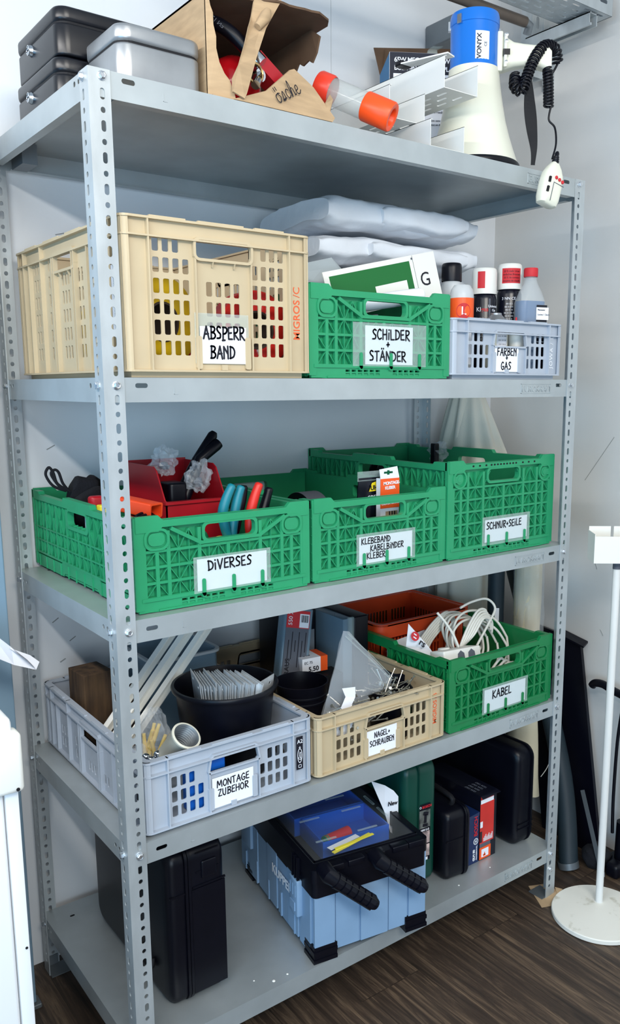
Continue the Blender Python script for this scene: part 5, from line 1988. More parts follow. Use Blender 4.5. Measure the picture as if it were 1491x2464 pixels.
for yy, bulge in ((.060, -1), (.094, 1)):
    g = []
    for j in range(9):
        f = j / 8
        l, r_ = V((.500, 0, .690)).lerp(V((.598, 0, .912)), f), V((.672, 0, .690)).lerp(V((.598, 0, .912)), f)
        if f > .35:
            r_ = V((.672, 0, .690)).lerp(V((.740, 0, .765)), min(1, f / .5)) if f < .5 else V((.740, 0, .765)).lerp(V((.615, 0, .908)), (f - .5) / .5)
        row_ = []
        for i in range(9):
            u_ = i / 8
            p = l.lerp(r_, u_)
            bu = sin(pi * u_) * (1 - f) * .022
            w_ = noise.noise(V((p.x * 30, yy * 40, p.z * 30))) * .006
            row_.append((p.x, .074 + bulge * (bu + .0015) + w_ + f * .03, p.z))
        g.append(row_)
    b.loft(g, False, False, False)
b.obj('film', 'clear_film', zb_, 30)
b = WM(zb_)
b.tube([(.600, .098, .900), (.672, .094, .830), (.735, .088, .765)], .0018, 6)
b.tube([(.606, .0985, .906), (.680, .094, .836), (.741, .088, .769)], .0012, 6)
b.obj('zip_seam', 'clear_plastic', zb_)
b = WM(zb_)
b.loft([[(.553, .050, .795), (.592, .050, .790)], [(.563, .050, .772), (.592, .050, .765)], [(.545, .044, .752), (.574, .045, .745)], [(.548, .040, .738), (.588, .040, .728)], [(.530, .038, .712), (.572, .038, .700)], [(.512, .040, .693), (.552, .039, .684)]], False, False, False)
b.obj('paper_tag', 'white_paper', zb_)
for i, (lab, x, y, z, w_, h_, dz) in enumerate([('white and orange screw box with 5.50 print behind the black pot', .640, .31, .742, .075, .040, 0), ('dark screw box under the white and orange screw box', .662, .285, Z4, .085, .112, 0)]):
    t = thing('screw_box', lab, 'box', (x - .02, y, z), (0, 0, radians(-6)))
    b = M()
    b.box(0, w_, 0, .06, 0, h_)
    bx = b.obj('carton', 'white_paper' if i == 0 else 'black_matt', t)
    if i == 0:
        b = M()
        b.box(w_ - .020, w_ + .0006, -.0006, .0606, -.0002, h_ + .0006)
        b.obj('orange_end', 'label_orange', bx)
        text('5.50', .018, frame((.018, -.0008, .004), (1, 0, 0), (0, 0, 1)), 'ink', 'box_print', bx, bold=.02)
        text('EC 75', .010, frame((.006, -.0008, .025), (1, 0, 0), (0, 0, 1)), 'ink', 'box_print', bx)
        text('3.5', .02, frame((.012, .02, h_ + .0003), (1, 0, 0), (0, 1, 0)), 'print_grey', 'box_print', bx, bold=.02)
# ---- organisers behind
t = thing('organiser_box', 'clear assortment box with red and grey label leaning behind the black pot', 'organiser', (.560, .33, .74), (radians(-12), radians(13), radians(-8)))
b = M()
b.rbox(0, .085, 0, .040, 0, .185, .006, .003, 3)
ob = b.obj('case', 'film_blue', t, 40)
b = M()
b.box(.006, .074, -.0012, -.0004, .004, .178)
lb = b.obj('label', 'print_grey', t)
b = M()
b.box(.006, .074, -.002, -.0012, .132, .178)
b.obj('red_panel', 'print_red', lb)
b = M()
b.box(.044, .072, -.0026, -.0018, .134, .170)
b.obj('white_panel', 'white_paper', lb)
b = M()
for k in range(9):
    b.box(.048 + k * .0024, .049 + k * .0024 + (.0006 if k % 3 else 0), -.0030, -.0026, .148, .167)
b.obj('barcode', 'ink', lb)
text('550 X', .016, frame((.022, -.0028, .138), (0, 0, 1), (-1, 0, 0)), 'white_paper', 'label_print', lb)
text('RAUS', .018, frame((.024, -.0028, .008), (0, 0, 1), (-1, 0, 0)), 'ink', 'label_print', lb)
b = M()
for k in range(6):
    b.box(.016 + k * .010, .018 + k * .010, -.0018, -.0010, .03 + (k % 3) * .02, .10 + (k % 2) * .022)
b.obj('printed_screws', 'ink', lb)
t = thing('organiser_box', 'dark assortment case standing in the middle behind the zip bag', 'organiser', (.625, .420, Z4), (0, 0, radians(-4)))
b = M()
b.rbox(0, .115, 0, .13, 0, .255, .008, .004, 3)
b.obj('case', 'black_plastic', t, 40)
b = M()
b.box(.010, .105, -.003, -.0005, .02, .20)
b.obj('window', 'clear_film', t)
t = thing('organiser_box', 'black assortment case with clear front left of the orange basket', 'organiser', (.757, .295, Z4), (0, 0, radians(-1.5)))
b = M()
b.rbox(.022, .072, 0, .20, 0, .250, .006, .004, 3)
b.obj('case', 'black_plastic', t, 40)
b = M()
b.rbox(-.012, .020, .004, .19, 0, .248, .004, .002, 2)
cl = b.obj('clear_lid', 'film_blue', t, 40)
b = M()
b.rbox(.002, .020, -.004, .004, .19, .252, .002, .001, 2)
b.obj('lid_clasp', 'clear_plastic', cl)

# ---- orange basket
t = thing('shopping_basket', 'orange-red slotted plastic basket standing in the back of KABEL crate', 'basket', (.88, .30, Z4))
x0, x1, y0, y1, z0, z1 = .897, 1.226, .325, .568, Z4 + .001, .826
ex = .018
b = WM(t)
th = .003
b.plate(rrect(x0 - ex, x1 + ex, y0 - ex, y1 + ex, .03, 5), [rrect(x0 - ex + .005, x1 + ex - .005, y0 - ex + .005, y1 + ex - .005, .026, 5)], z1 - .040, z1, lambda u, v, d: (u, v, d))
b.plate(rrect(x0 - ex, x1 + ex, y0 - ex, y1 + ex, .03, 5), [rrect(x0, x1, y0, y1, .022, 5)], z1 - .006, z1 - .002, lambda u, v, d: (u, v, d))
b.obj('rim', 'basket_orange', t, 40)


def hole_row(u0, u1):
    n = int((u1 - u0 - .04) / .0125)
    st = (u1 - u0 - .04) / n
    hs = []
    for k in range(n):
        if k % 9 == 8:
            continue
        for za, zb in ((z1 - .085, z1 - .048), (z0 + .075, z0 + .11)):
            u = u0 + .02 + k * st
            hs.append(rect(u, u + .0065, za, zb))
    return hs


for nm, u0, u1, mp in (('front_wall', x0, x1, lambda u, v, d: (u, y0 + d, v)), ('back_wall', x0, x1, lambda u, v, d: (u, y1 - d, v)), ('side_wall', y0, y1, lambda u, v, d: (x0 + d, u, v)), ('side_wall', y0, y1, lambda u, v, d: (x1 - d, u, v))):
    b = WM(t)
    b.plate(rect(u0, u1, z0, z1 - .003), hole_row(u0, u1), 0, th, mp)
    b.obj(nm, 'basket_orange', t)
b = WM(t)
b.box(x0, x1, y0, y1, z0, z0 + .003)
b.obj('basket_floor', 'basket_orange', t)

# ---- extension leads, socket block and leaflet in the dark green crate
t = thing('socket_block', 'white multiple socket block with its lead on the KABEL crate front', 'socket', (.92, .10, .745))
mx = t.matrix_basis.inverted() @ Matrix.Translation((.975, .105, .795)) @ Matrix.Rotation(radians(2), 4, 'Z') @ Matrix.Rotation(radians(-14), 4, 'X') @ Matrix.Rotation(radians(4), 4, 'Y')
b = M(mx)
b.rbox(-.072, .068, -.027, .027, -.042, .0, .005, .003, 3)
sbk = b.obj('block', 'white_plastic', t, 40)
b = M(mx)
b.lathe([(.016, 0), (.016, .006), (.014, .008), (0, .008)], 20, Matrix.Translation((-.018, .027, -.004)) @ Matrix.Rotation(0, 4, 'X'))
b.obj('switch_dome', 'white_plastic', sbk, 40)
for x_ in (-.010, .030):
    b = M(mx)
    b.add([(x_ - .014, -.0276, -.030), (x_ + .014, -.0276, -.030), (x_ + .012, -.0276, -.012), (x_, -.0276, -.004), (x_ - .012, -.0276, -.012)], [(0, 1, 2, 3, 4)])
    b.obj('socket_face', 'print_grey', sbk)
b = M(mx)
for k in range(6):
    b.box(.068, .072, -.02 + k * .007, -.016 + k * .007, -.03, -.002)
b.obj('ribbed_end', 'white_plastic', sbk)


def cable(label, paths, grp='white extension leads in the dark green crate', r=.0036, loc=None):
    t = thing('extension_lead', label, 'cable', loc or paths[0][0], (0, 0, 0), grp)
    for p in paths:
        b = WM(t)
        b.tube(smoothpath(p, 8), r, 8)
        b.obj('cable_loop', 'cable_white', t, 60)
    return t


Y0 = .175
loops = []
rg = random.Random(4)
for k in range(6):
    cx, cz = 1.118 + rg.uniform(-.016, .016), .768 + rg.uniform(-.012, .012)
    rx, rz = .106 - .008 * k + rg.uniform(-.006, .006), .084 - .005 * k + rg.uniform(-.004, .004)
    yy = .140 + .018 * k
    loops.append([(cx + rx * cos(a) - .15 * rz * sin(a), yy + .03 * sin(a) + rg.uniform(-.004, .004), cz + rz * sin(a) - .10 * rx * cos(a)) for a in [2 * pi * q / 10 for q in range(11)]])
cable('coiled white extension lead with large loops at the right of KABEL crate', loops)
fan = []
for k in range(6):
    d = k * .009
    fan.append([(.90 + d, .245 - .006 * k, .700 + .004 * k), (.93 + d, .245 - .004 * k, .745), (.975 + d, .245, .785 - .002 * k), (1.03 + d, .255, .820 - .003 * k), (1.085 + d * .8, .265, .840 - .004 * k), (1.115 + d * .4, .270, .830 - .006 * k), (1.118 + d * .2, .265, .79), (1.085 + d * .4, .255, .735)])
cable('white extension lead fanned out at the left of KABEL crate', fan)
strands = []
for k in range(5):
    d = k * .010
    strands.append([(1.015 + d * .8, .13 + .004 * k, .780), (1.035 + d, .135, .808), (1.065 + d * 1.2, .142, .840), (1.105 + d * .9, .150, .868 - .007 * k), (1.14 + d * .7, .155, .862 - .01 * k), (1.150 + d * .6, .16, .83 - .01 * k)])
strands.append([(.990, .110, .795), (.975, .115, .830), (.955, .125, .865), (.938, .14, .892)])
strands.append([(1.052, .115, .762), (1.09, .13, .785), (1.15, .15, .825), (1.19, .165, .858), (1.17, .18, .885), (1.12, .19, .882), (1.08, .195, .87)])
cable('white lead strands running out of the white socket block', strands)
cable('short tangled white lead showing through the KABEL crate grip hole', [[(1.03 + .03 * k, .06 + .01 * (k % 2), .68 + .01 * (k % 3)), (1.06 + .025 * k, .05, .735), (1.10 + .02 * k, .055, .755 - .01 * k), (1.12 + .015 * k, .06, .72), (1.06 + .02 * k, .065, .69)] for k in range(5)])
t = thing('leaflet', 'white printed leaflet with red round logo in the KABEL crate', 'paper', (.87, .19, .74))
b = WM(t)
pts = [(.886, .195, .858), (.882, .20, .790), (.905, .17, .725), (.985, .14, .712), (.938, .17, .79)]
b.add(pts + [(p[0] + .001, p[1] + .0015, p[2]) for p in pts], [(0, 1, 2, 3, 4), (9, 8, 7, 6, 5)])
lf_ = b.obj('sheet', 'white_paper', t)
A = t.matrix_basis.inverted() @ frame((.9005, .1855, .832), (.85, -.45, -.75), (.35, .1, .5))
b = M(A)
b.add([(p[0], p[1], .0035) for p in circ(.004, -.008, .0125, 20)], [tuple(range(20))])
b.obj('round_logo', 'print_red', lf_)
b = M(A)
b.bar((-.003, -.004, .0042), (.006, -.004, .0042), .003, .0004, (0, 0, 1))
b.bar((0, -.012, .0042), (.010, -.012, .0042), .003, .0004, (0, 0, 1))
b.obj('logo_bars', 'white_paper', lf_)
text('rs', .026, A @ Matrix.Translation((.022, -.020, .0035)), 'ink', 'leaflet_print', lf_, bold=.02)
t = thing('paper_sheet', 'plain white paper sheet standing against the orange basket front', 'paper', (.90, .285, .70))
b = WM(t)
b.add([(.895, .292, .70), (1.04, .286, .70), (1.04, .296, .790), (.90, .298, .775), (.895, .2935, .70), (1.04, .2875, .70), (1.04, .2975, .790), (.90, .2995, .775)], [(0, 1, 2, 3), (7, 6, 5, 4), (0, 4, 5, 1), (1, 5, 6, 2), (2, 6, 7, 3), (3, 7, 4, 0)])
b.obj('sheet', 'white_paper', t)

# ================================================================== things on the bottom deck
mat('tool_grey', (128, 158, 188), 0.45, var=.05, scale=7)
mat('case_green', (14, 66, 54), 0.35, var=.06)
mat('bosch_navy', (22, 42, 86), 0.35)
mat('photo_grey', (150, 156, 150), 0.4, rgb2=(50, 54, 56), scale=30)
mat('photo_skin', (214, 190, 184), 0.5, rgb2=(80, 76, 80), scale=40)
mat('red_box_print', (206, 50, 44), 0.35, var=.10, scale=14)
mat('tray_blue', (24, 88, 190), 0.35)
mat('lid_clear', (190, 200, 206), 0.08, alpha=.05)
Z5 = ST[4] + .0006


def hard_case(label, x0, x1, y0, y1, h, seam, r=.022, m='black_plastic', name='hard_case', seam_w=.012):
    """upright tool case standing on its long edge: two shells and a seam rib, seam at x = seam"""
    t = thing(name, label, 'case', (x0, y0, Z5))
    ins = .003

    def shell(a, c, e0, e1):
        b = WM(t)
        lp = []
        e = .010
        st = [(a, 0), (c, 0)]
        for x, k in [(a + e0 * (1 - cos(q)), e0 * (1 - sin(q))) for q in (0, .4, .8, 1.2, pi / 2)] + [(c - e1 * (1 - cos(q)), e1 * (1 - sin(q))) for q in (pi / 2, 1.2, .8, .4, 0)]:
            lp.append([(x, p[0], p[1]) for p in rrect(y0 + k, y1 - k, Z5 + k, Z5 + h - k, r, 5)])
        b.loft(lp)
        return b.obj('shell', m, t, 50)
    s1 = shell(x0, seam - seam_w / 2, min(.018, (seam - x0) * .4), .003)
    s2 = shell(seam + seam_w / 2, x1, .003, min(.018, (x1 - seam) * .5))
    b = WM(t)
    for a, c, k in ((seam - seam_w / 2 - .001, seam - .0008, -.0035), (seam + .0008, seam + seam_w / 2 + .001, -.0035)):
        b.plate(rrect(y0 + k, y1 - k, Z5, Z5 + h - k, r, 5), [rrect(y0 + .02, y1 - .02, Z5 + .02, Z5 + h - .02, r * .7, 5)], a, c, lambda u, v, d: (d, u, v))
    b.obj('seam_rib', m, t, 50)
    return t, s1, s2


t, s1, s2 = hard_case('tall black hard case standing upright behind the front left post', .112, .249, .075, .505, .362, .158, .030)
b = WM(t)
for z_, w_ in ((Z5 + .300, .004), (Z5 + .345, .003)):
    b.box(.178, .232, .0735, .0755, z_, z_ + w_)
b.box(.168, .247, .0720, .0760, Z5 + .268, Z5 + .272)
b.box(.114, .150, .0720, .0760, Z5 + .262, Z5 + .266)
b.box(.166, .246, .0725, .0760, Z5 + .02, Z5 + .265)
b.obj('moulded_rib', 'black_plastic', s2)
b = WM(t)
b.rbox(.190, .226, .070, .078, Z5 + .285, Z5 + .325, .004, .003)
b.obj('latch', 'black_plastic', t, 40)
b = WM(t)
b.tube(smoothpath([(.109, .16, Z5 + .08), (.104, .16, Z5 + .06), (.104, .22, Z5 + .06), (.109, .22, Z5 + .08)], 4), .005, 8)
b.obj('carry_handle', 'black_matt', t, 50)

# ---- grey tool box with black top frame and two ribbed grips
tb = thing('tool_box', 'blue-grey tool box with black clear-topped lid and two ribbed grips', 'tool box', (.442, .012, Z5), (0, 0, radians(-9.5)))
w_, d_ = .304, .43
b = M()
n = 14
out = []
for k in range(n):
    pass
lower = [(0, .345), (0, .02), (.012, .012), (.012, .0), (w_ - .012, .0), (w_ - .012, .012), (w_, .02), (w_, .345)]
# walls with panelled steps
zt_ = .178
b.plate(rrect(.004, w_ - .004, .004, d_ - .004, .014, 3), [rrect(.010, w_ - .010, .010, d_ - .010, .010, 3)], .018, .172, lambda u, v, q: (u, v, q))
b.box(.010, w_ - .010, .010, d_ - .010, .018, .024)
bd = b.obj('body', 'tool_grey', tb, 40)
for u0, u1, z1_, y_ in ((.0, .052, .176, -.001), (.056, .118, .186, .001), (.122, .196, .196, -.001), (.200, .252, .186, .001), (.256, w_, .204, -.001)):
    b = M()
    b.plate([(u0, .020 if u0 > .05 and u1 < .26 else .040), (u1, .020 if u0 > .05 and u1 < .26 else (.040 if u0 < .1 else .012)), (u1, z1_), (u0 + .01, z1_ - .004), (u0, z1_ - .012)], [], y_, .006)
    b.obj('front_panel', 'tool_grey', tb)
for k in range(7):
    v0 = .02 + k * .064
    b = M()
    b.plate([(v0, .014 + .004 * (k % 2)), (v0 + .058, .014 + .004 * (k % 2)), (v0 + .060, .17), (v0 - .001, .17)], [], -.002 - .002 * (k % 2), .006, lambda u, v, q: (q, u, v))
    b.obj('side_panel', 'tool_grey', tb)
for k in range(5):
    b = M()
    b.box(-.006, .0, .10 + k * .08, .106 + k * .08, .0165, .07 + .01 * (k % 2))
    b.obj('side_rib', 'tool_grey', tb)
for (cx, cy) in ((0, 0), (w_, 0), (0, d_), (w_, d_)):
    b = M()
    sx, sy = (1 if cx == 0 else -1), (1 if cy == 0 else -1)
    for k in range(4):
        o_ = .004 - .002 * (k % 2)
        xs_, ys_ = sorted((cx - sx * o_, cx + sx * .058)), sorted((cy - sy * o_, cy + sy * .050))
        b.box(xs_[0], xs_[1], ys_[0], ys_[1], .010 * k, .010 * k + .0098)
    b.obj('corner_foot', 'black_plastic', tb)
# black top frame
b = M()
fz0, fz1 = .166, .238
b.plate(rrect(-.006, w_ + .004, -.006, d_ + .004, .012, 3), [rrect(.016, w_ - .016, .030, d_ - .016, .008, 3)], .205, fz1, lambda u, v, q: (u, v, q))
b.plate(rrect(-.003, w_ + .002, -.003, d_ + .002, .012, 3), [rrect(.008, w_ - .008, .010, d_ - .010, .008, 3)], fz0, .206, lambda u, v, q: (u, v, q))
b.obj('top_frame', 'black_plastic', tb, 40)
for k, u0 in enumerate((.03, .085, .14, .205, .25)):
    b = M()
    b.rbox(u0, u0 + .044, -.010, .012, fz1 - .012, fz1 + .003, .003, .002, 2)
    b.obj('frame_rib', 'black_plastic', tb, 40)
b = M()
b.box(.010, w_ - .010, .024, d_ - .012, fz1 - .002, fz1 + .001)
lid = b.obj('clear_lid', 'lid_clear', tb)
b = M()
for u in (.012, w_ - .016):
    b.box(u, u + .004, .024, d_ - .012, fz1 + .001, fz1 + .004)
b.box(.012, w_ - .012, .024, .028, fz1 + .001, fz1 + .004)
b.obj('lid_edge', 'black_plastic', lid)
for k in range(8):
    u0, v0 = (.055, .17, .06, .18, .055, .17, .24, .24)[k], (.10, .10, .205, .205, .28, .28, .13, .20)[k]
    b = M()
    if k < 6:
        b.box(u0, u0 + .055, v0, v0 + .005, fz1 + .001, fz1 + .003)
    else:
        b.box(u0 + .028, u0 + .034, v0, v0 + .05, fz1 + .001, fz1 + .004)
    b.obj('lid_slot', 'clear_plastic', lid)
# trays under the lid
for (u0, u1, v0, v1) in ((.075, .262, .105, .235), (.06, .262, .240, .36)):
    b = M()
    b.plate(rect(u0, u1, v0, v1), [rect(u0 + .003, u1 - .003, v0 + .003, v1 - .003)], .186, .232, lambda u, v, q: (u, v, q))
    b.box(u0, u1, v0, v1, .184, .187)
    b.obj('inner_tray', 'tray_blue', tb)
b = M()
b.box(.012, w_ - .012, .028, d_ - .012, .178, .182)
b.obj('tray_floor', 'black_matt', tb)
text('KUPPER', .0345, frame((-.0064, .235, .112), (0, -1, 0), (0, 0, 1)), 'white_paper', 'moulded_name', tb, bold=.018, spacing=1.02)
# side latch
b = M()
b.rbox(-.016, .002, .062, .108, .085, .178, .004, .003, 2)
lt = b.obj('side_latch', 'tool_grey', tb, 40)
b = M()
b.box(-.0185, -.016, .072, .098, .098, .120)
for k in range(3):
    b.box(-.0172, -.016, .070 + k * .014, .0715 + k * .014, .135, .165)
b.obj('latch_ridge', 'tool_grey', lt)
b = M()
for k in range(3):
    b.box(-.013, -.006, .066 + k * .014, .070 + k * .014, .176, .236)
b.obj('latch_arm', 'black_plastic', lt)
b = M()
b.rbox(-.012, .002, .37, .44, .10, .19, .004, .003, 2)
b.obj('side_latch', 'tool_grey', tb, 40)
# grips
for k, (a, c) in enumerate((((.022, -.034, .236), (.130, -.062, .146)), ((.156, -.034, .232), (.266, -.060, .146)))):
    a, c = V(a), V(c)
    b = M()
    b.tube([a + V((0, .030, .004)), a, a.lerp(c, .12)], [.019, .0195, .0165], 16)
    b.obj('grip_joint', 'black_plastic', tb, 50)
    b = M()
    pts, rs = [], []
    nseg = 6
    for i in range(nseg):
        for f, r_ in ((.02, .0155), (.10, .0185), (.86, .0185), (.96, .0155)):
            pts.append(a.lerp(c, .12 + .80 * (i + f) / nseg))
            rs.append(r_)
    pts += [a.lerp(c, .94), a.lerp(c, .99), a.lerp(c, 1.0)]
    rs += [.015, .012, .006]
    b.tube(pts, rs, 12)
    g = b.obj('ribbed_grip', 'black_plastic', tb, 25)
    b = M()
    for q in range(4):
        dd = (c - a).normalized()
        s_ = dd.cross(V((0, 0, 1))).normalized()
        u_ = s_.cross(dd)
        off = (s_ * cos(q * pi / 2 + .8) + u_ * sin(q * pi / 2 + .8)) * .0185
        b.bar(a.lerp(c, .13) + off, a.lerp(c, .90) + off, .0022, .0022, off)
    b.obj('grip_ridge', 'black_matt', g)
# things in the tool box
t = thing('battery', 'red cylinder with green end in the blue tool box tray', 'battery', (.565, .14, .36))
Tm = tb.matrix_basis
p0, p1 = Tm @ V((.105, .150, .204)), Tm @ V((.178, .166, .204))
b = WM(t)
b.tube([p0, p0.lerp(p1, .12), p0.lerp(p1, .121), p1], [.0155, .0155, .0155, .0155], 18)
b.obj('wrapper', 'print_red', t, 50)
b = WM(t)
b.tube([p0 - (p1 - p0) * .04, p0 + (p1 - p0) * .08], [.0150, .0158], 18)
b.obj('green_end', 'green_plastic', t, 50)
t = thing('cable_tie_strips', 'yellow paper strips lying before the blue tool box tray', 'strips', (.56, .02, .35))
b = WM(t)
b.bar(Tm @ V((.075, .050, .2345)), Tm @ V((.195, .085, .2345)), .010, .002, (0, 0, 1))
b.bar(Tm @ V((.085, .060, .2362)), Tm @ V((.200, .078, .2362)), .008, .0016, (0, 0, 1))
b.obj('strip', 'bright_yellow', t)
b = WM(t)
b.bar(Tm @ V((.075, .072, .2330)), Tm @ V((.165, .094, .2330)), .016, .0008, (0, 0, 1))
b.obj('white_slip', 'white_paper', t)
t = thing('green_wire_bundle', 'bundle of greenish rods in the back left of the tool box', 'rods', (.47, .25, .35))
for k in range(4):
    b = WM(t)
    b.tube([Tm @ V((.02 + .008 * k, .24, .190)), Tm @ V((.025 + .008 * k, .36, .190))], .003, 6)
    b.obj('rod', 'tape_yellow', t)

# ---- green case with picture sticker
gc, s1, s2 = hard_case('dark green power tool case with picture sticker, right of the tool box', .792, .900, .098, .30, .352, .838, .030, 'case_green', 'tool_case', .0016)
b = WM(gc)
b.box(.837, .876, .0950, .0962, Z5 + .072, Z5 + .235)
st_ = b.obj('picture_sticker', 'can_black', gc)
A = lambda x, z: gc.matrix_basis.inverted() @ frame((x, .0940, z), (1, 0, 0), (0, 0, 1))
text('BOSCH', .0095, A(.848, Z5 + .224), 'print_red', 'sticker_print', st_, bold=.03)
for nm, x0, x1, z0, z1, m in (('drill_picture', .839, .875, .168, .218, 'photo_grey'), ('hand_picture', .843, .874, .122, .156, 'photo_skin'), ('hand_picture', .843, .874, .084, .118, 'photo_skin'), ('barcode', .846, .868, .073, .081, 'white_paper')):
    b = WM(gc)
    b.box(x0, x1, .0940, .0952, Z5 + z0, Z5 + z1)
    b.obj(nm, m, st_)
b = WM(gc)
b.bar((.852, .0935, Z5 + .210), (.868, .0935, Z5 + .206), .010, .0008)
b.bar((.859, .0935, Z5 + .206), (.858, .0935, Z5 + .182), .008, .0008)
b.bar((.850, .0935, Z5 + .176), (.866, .0935, Z5 + .174), .008, .0008)
b.obj('drill_print', 'ink', st_)
text('1800 LI-2', .0075, A(.843, Z5 + .159), 'white_paper', 'sticker_print', st_, bold=.02)
b = M(A(.842, Z5 + .228))
b.plate(circ(0, 0, .0032, 14), [circ(0, 0, .0022, 14)], 0, .0004, lambda u, v, q: (u, v, q))
b.obj('round_emblem', 'white_paper', st_)
gc.rotation_euler.z = radians(-5)
t = thing('card_sign', 'pale card with the word New stuck between tool box and green case', 'card', (.74, .11, Z5 + .22))
b = WM(t)
pts = [(.69, .11, .500), (.735, .11, .475), (.760, .105, .455), (.775, .103, .435), (.776, .103, .31), (.755, .106, .33), (.735, .11, .40)]
b.add(pts + [(p[0], p[1] + .001, p[2]) for p in pts], [tuple(range(7)), tuple(range(13, 6, -1))] + [(j, (j + 1) % 7, 7 + (j + 1) % 7, 7 + j) for j in range(7)])
cd = b.obj('card', 'white_paper', t)
text('New', .0165, t.matrix_basis.inverted() @ frame((.740, .1035, .418), (.98, 0, -.12), (.1, 0, 1)), 'ink', 'card_print', cd, bold=.02)
# ---- small black case
t, s1, s2 = hard_case('small black hard case between green case and blue carton', .9055, .992, .058, .30, .200, .976, .022, seam_w=.008)
b = WM(t)
b.box(.908, .968, .0560, .0590, Z5 + .118, Z5 + .121)
b.obj('moulded_line', 'black_plastic', s1)
b = WM(t)
b.tube(smoothpath([(.955, .10, Z5 + .198), (.955, .10, Z5 + .222), (.955, .22, Z5 + .222), (.955, .22, Z5 + .198)], 4), .007, 10)
b.obj('carry_handle', 'black_matt', t, 50)
t.rotation_euler.z = radians(-5)
t = thing('dark_drum', 'dark round knob with pale centre behind the small black case', 'knob', (1.03, .26, Z5 + .17))
b = M(Matrix.Rotation(pi / 2, 4, 'X'))
b.lathe([(0, -.02), (.016, -.02), (.018, -.016), (.018, .04), (0, .04)], 24)
b.obj('knob', 'black_plastic', t, 40)
b = M(Matrix.Rotation(pi / 2, 4, 'X'))
b.lathe([(.006, .0405), (.0115, .0410)], 20)
b.obj('pale_ring', 'photo_grey', t)
# ---- blue and red cartons
t = thing('carton', 'narrow navy blue carton with red upright lettering beside small black case', 'box', (1.010, .080, Z5))
b = WM(t)
b.box(1.010, 1.056, .080, .215, Z5, Z5 + .148)
bx = b.obj('carton_body', 'bosch_navy', t)
b = WM(t)
b.add([(1.010, .078, Z5 + .148), (1.056, .078, Z5 + .152), (1.056, .215, Z5 + .150), (1.010, .215, Z5 + .149), (1.010, .079, Z5 + .138), (1.056, .079, Z5 + .140)], [(0, 1, 2, 3), (0, 4, 5, 1)])
b.obj('top_flap', 'bosch_navy', t)
A = lambda x, z: t.matrix_basis.inverted() @ frame((x, .0790, z), (0, 0, 1), (-1, 0, 0))
text('BOSCH', .0185, A(1.0495, Z5 + .082), 'print_red', 'carton_print', bx, bold=.015)
b = M(t.matrix_basis.inverted() @ frame((1.044, .079, Z5 + .066), (1, 0, 0), (0, 0, 1)))
b.plate(circ(0, 0, .0095, 24), [circ(0, 0, .0075, 24)], 0, .0004, lambda u, v, q: (u, v, q))
b.box(-.0035, -.0020, -.005, .005, 0, .0004)
b.box(.0020, .0035, -.005, .005, 0, .0004)
b.box(-.002, .002, -.001, .001, 0, .0004)
b.obj('round_emblem', 'white_paper', bx)
text('GLM 80', .0105, A(1.0405, Z5 + .008), 'white_paper', 'carton_print', bx, bold=.04)
text('PROFESSIONAL', .0065, A(1.0500, Z5 + .008), 'white_paper', 'carton_print', bx)
rb = thing('carton', 'red and white printed carton with black lid leaning by the black case', 'box', (1.060, .080, Z5))
b = WM(rb)
b.box(1.060, 1.126, .080, .30, Z5, Z5 + .196)
bx = b.obj('carton_body', 'can_black', rb)
fr_b = lambda x0, x1, z0, z1, m, nm, y=.0792: (lambda b: (b.box(x0, x1, y, y + .0008, Z5 + z0, Z5 + z1), b.obj(nm, m, bx))[1])(WM(rb))
fr_b(1.0604, 1.116, .050, .172, 'red_box_print', 'red_print')
fr_b(1.0604, 1.106, .002, .038, 'label_orange', 'orange_print')
fr_b(1.068, 1.096, .008, .032, 'white_paper', 'white_square', .0782)
fr_b(1.0604, 1.104, .039, .050, 'print_grey', 'grey_print')
fr_b(1.0604, 1.070, .100, .118, 'white_paper', 'white_patch', .0782)
fr_b(1.0604, 1.112, .172, .184, 'white_paper', 'white_band', .0778)
fr_b(1.0604, 1.112, .184, .194, 'red_box_print', 'red_band', .0778)
fr_b(1.0604, 1.068, .055, .088, 'can_black', 'black_patch', .0782)
b = WM(rb)
b.bar((1.074, .0780, Z5 + .0135), (1.084, .0780, Z5 + .0135), .006, .0006)
b.bar((1.080, .0780, Z5 + .012), (1.080, .0780, Z5 + .022), .003, .0006)
b.obj('pictogram', 'label_orange', bx)
for k in range(9):
    text('iiiiiiiiiiiiiiiiii'[:8 + (k * 3) % 9], .0065, rb.matrix_basis.inverted() @ frame((1.078 + .0042 * k, .0785, Z5 + .055), (0, 0, 1), (-1, 0, 0)), 'white_paper', 'carton_print', bx)
b = WM(rb)
b.add([(1.060, .0795, Z5 + .196), (1.126, .0795, Z5 + .200), (1.126, .30, Z5 + .199), (1.060, .30, Z5 + .197), (1.060, .070, Z5 + .190), (1.128, .066, Z5 + .196)], [(0, 1, 2, 3), (0, 4, 5, 1)])
tl = b.obj('lid_flap', 'can_black', rb)
for k in range(4):
    text('1234 1567', .010, rb.matrix_basis.inverted() @ frame((1.066 + .014 * k, .10, Z5 + .2005), (0, 1, 0), (-1, 0, 0)), 'print_grey', 'lid_print', tl)
# ---- big black case at the right end
t, s1, s2 = hard_case('large black hard case at the right end of the bottom deck', 1.188, 1.262, .058, .50, .300, 1.246, .034, seam_w=.002)
b = WM(t)
for z_ in (.055, .070):
    b.box(1.192, 1.258, .0560, .0585, Z5 + z_, Z5 + z_ + .003)
b.obj('moulded_line', 'black_plastic', s1)
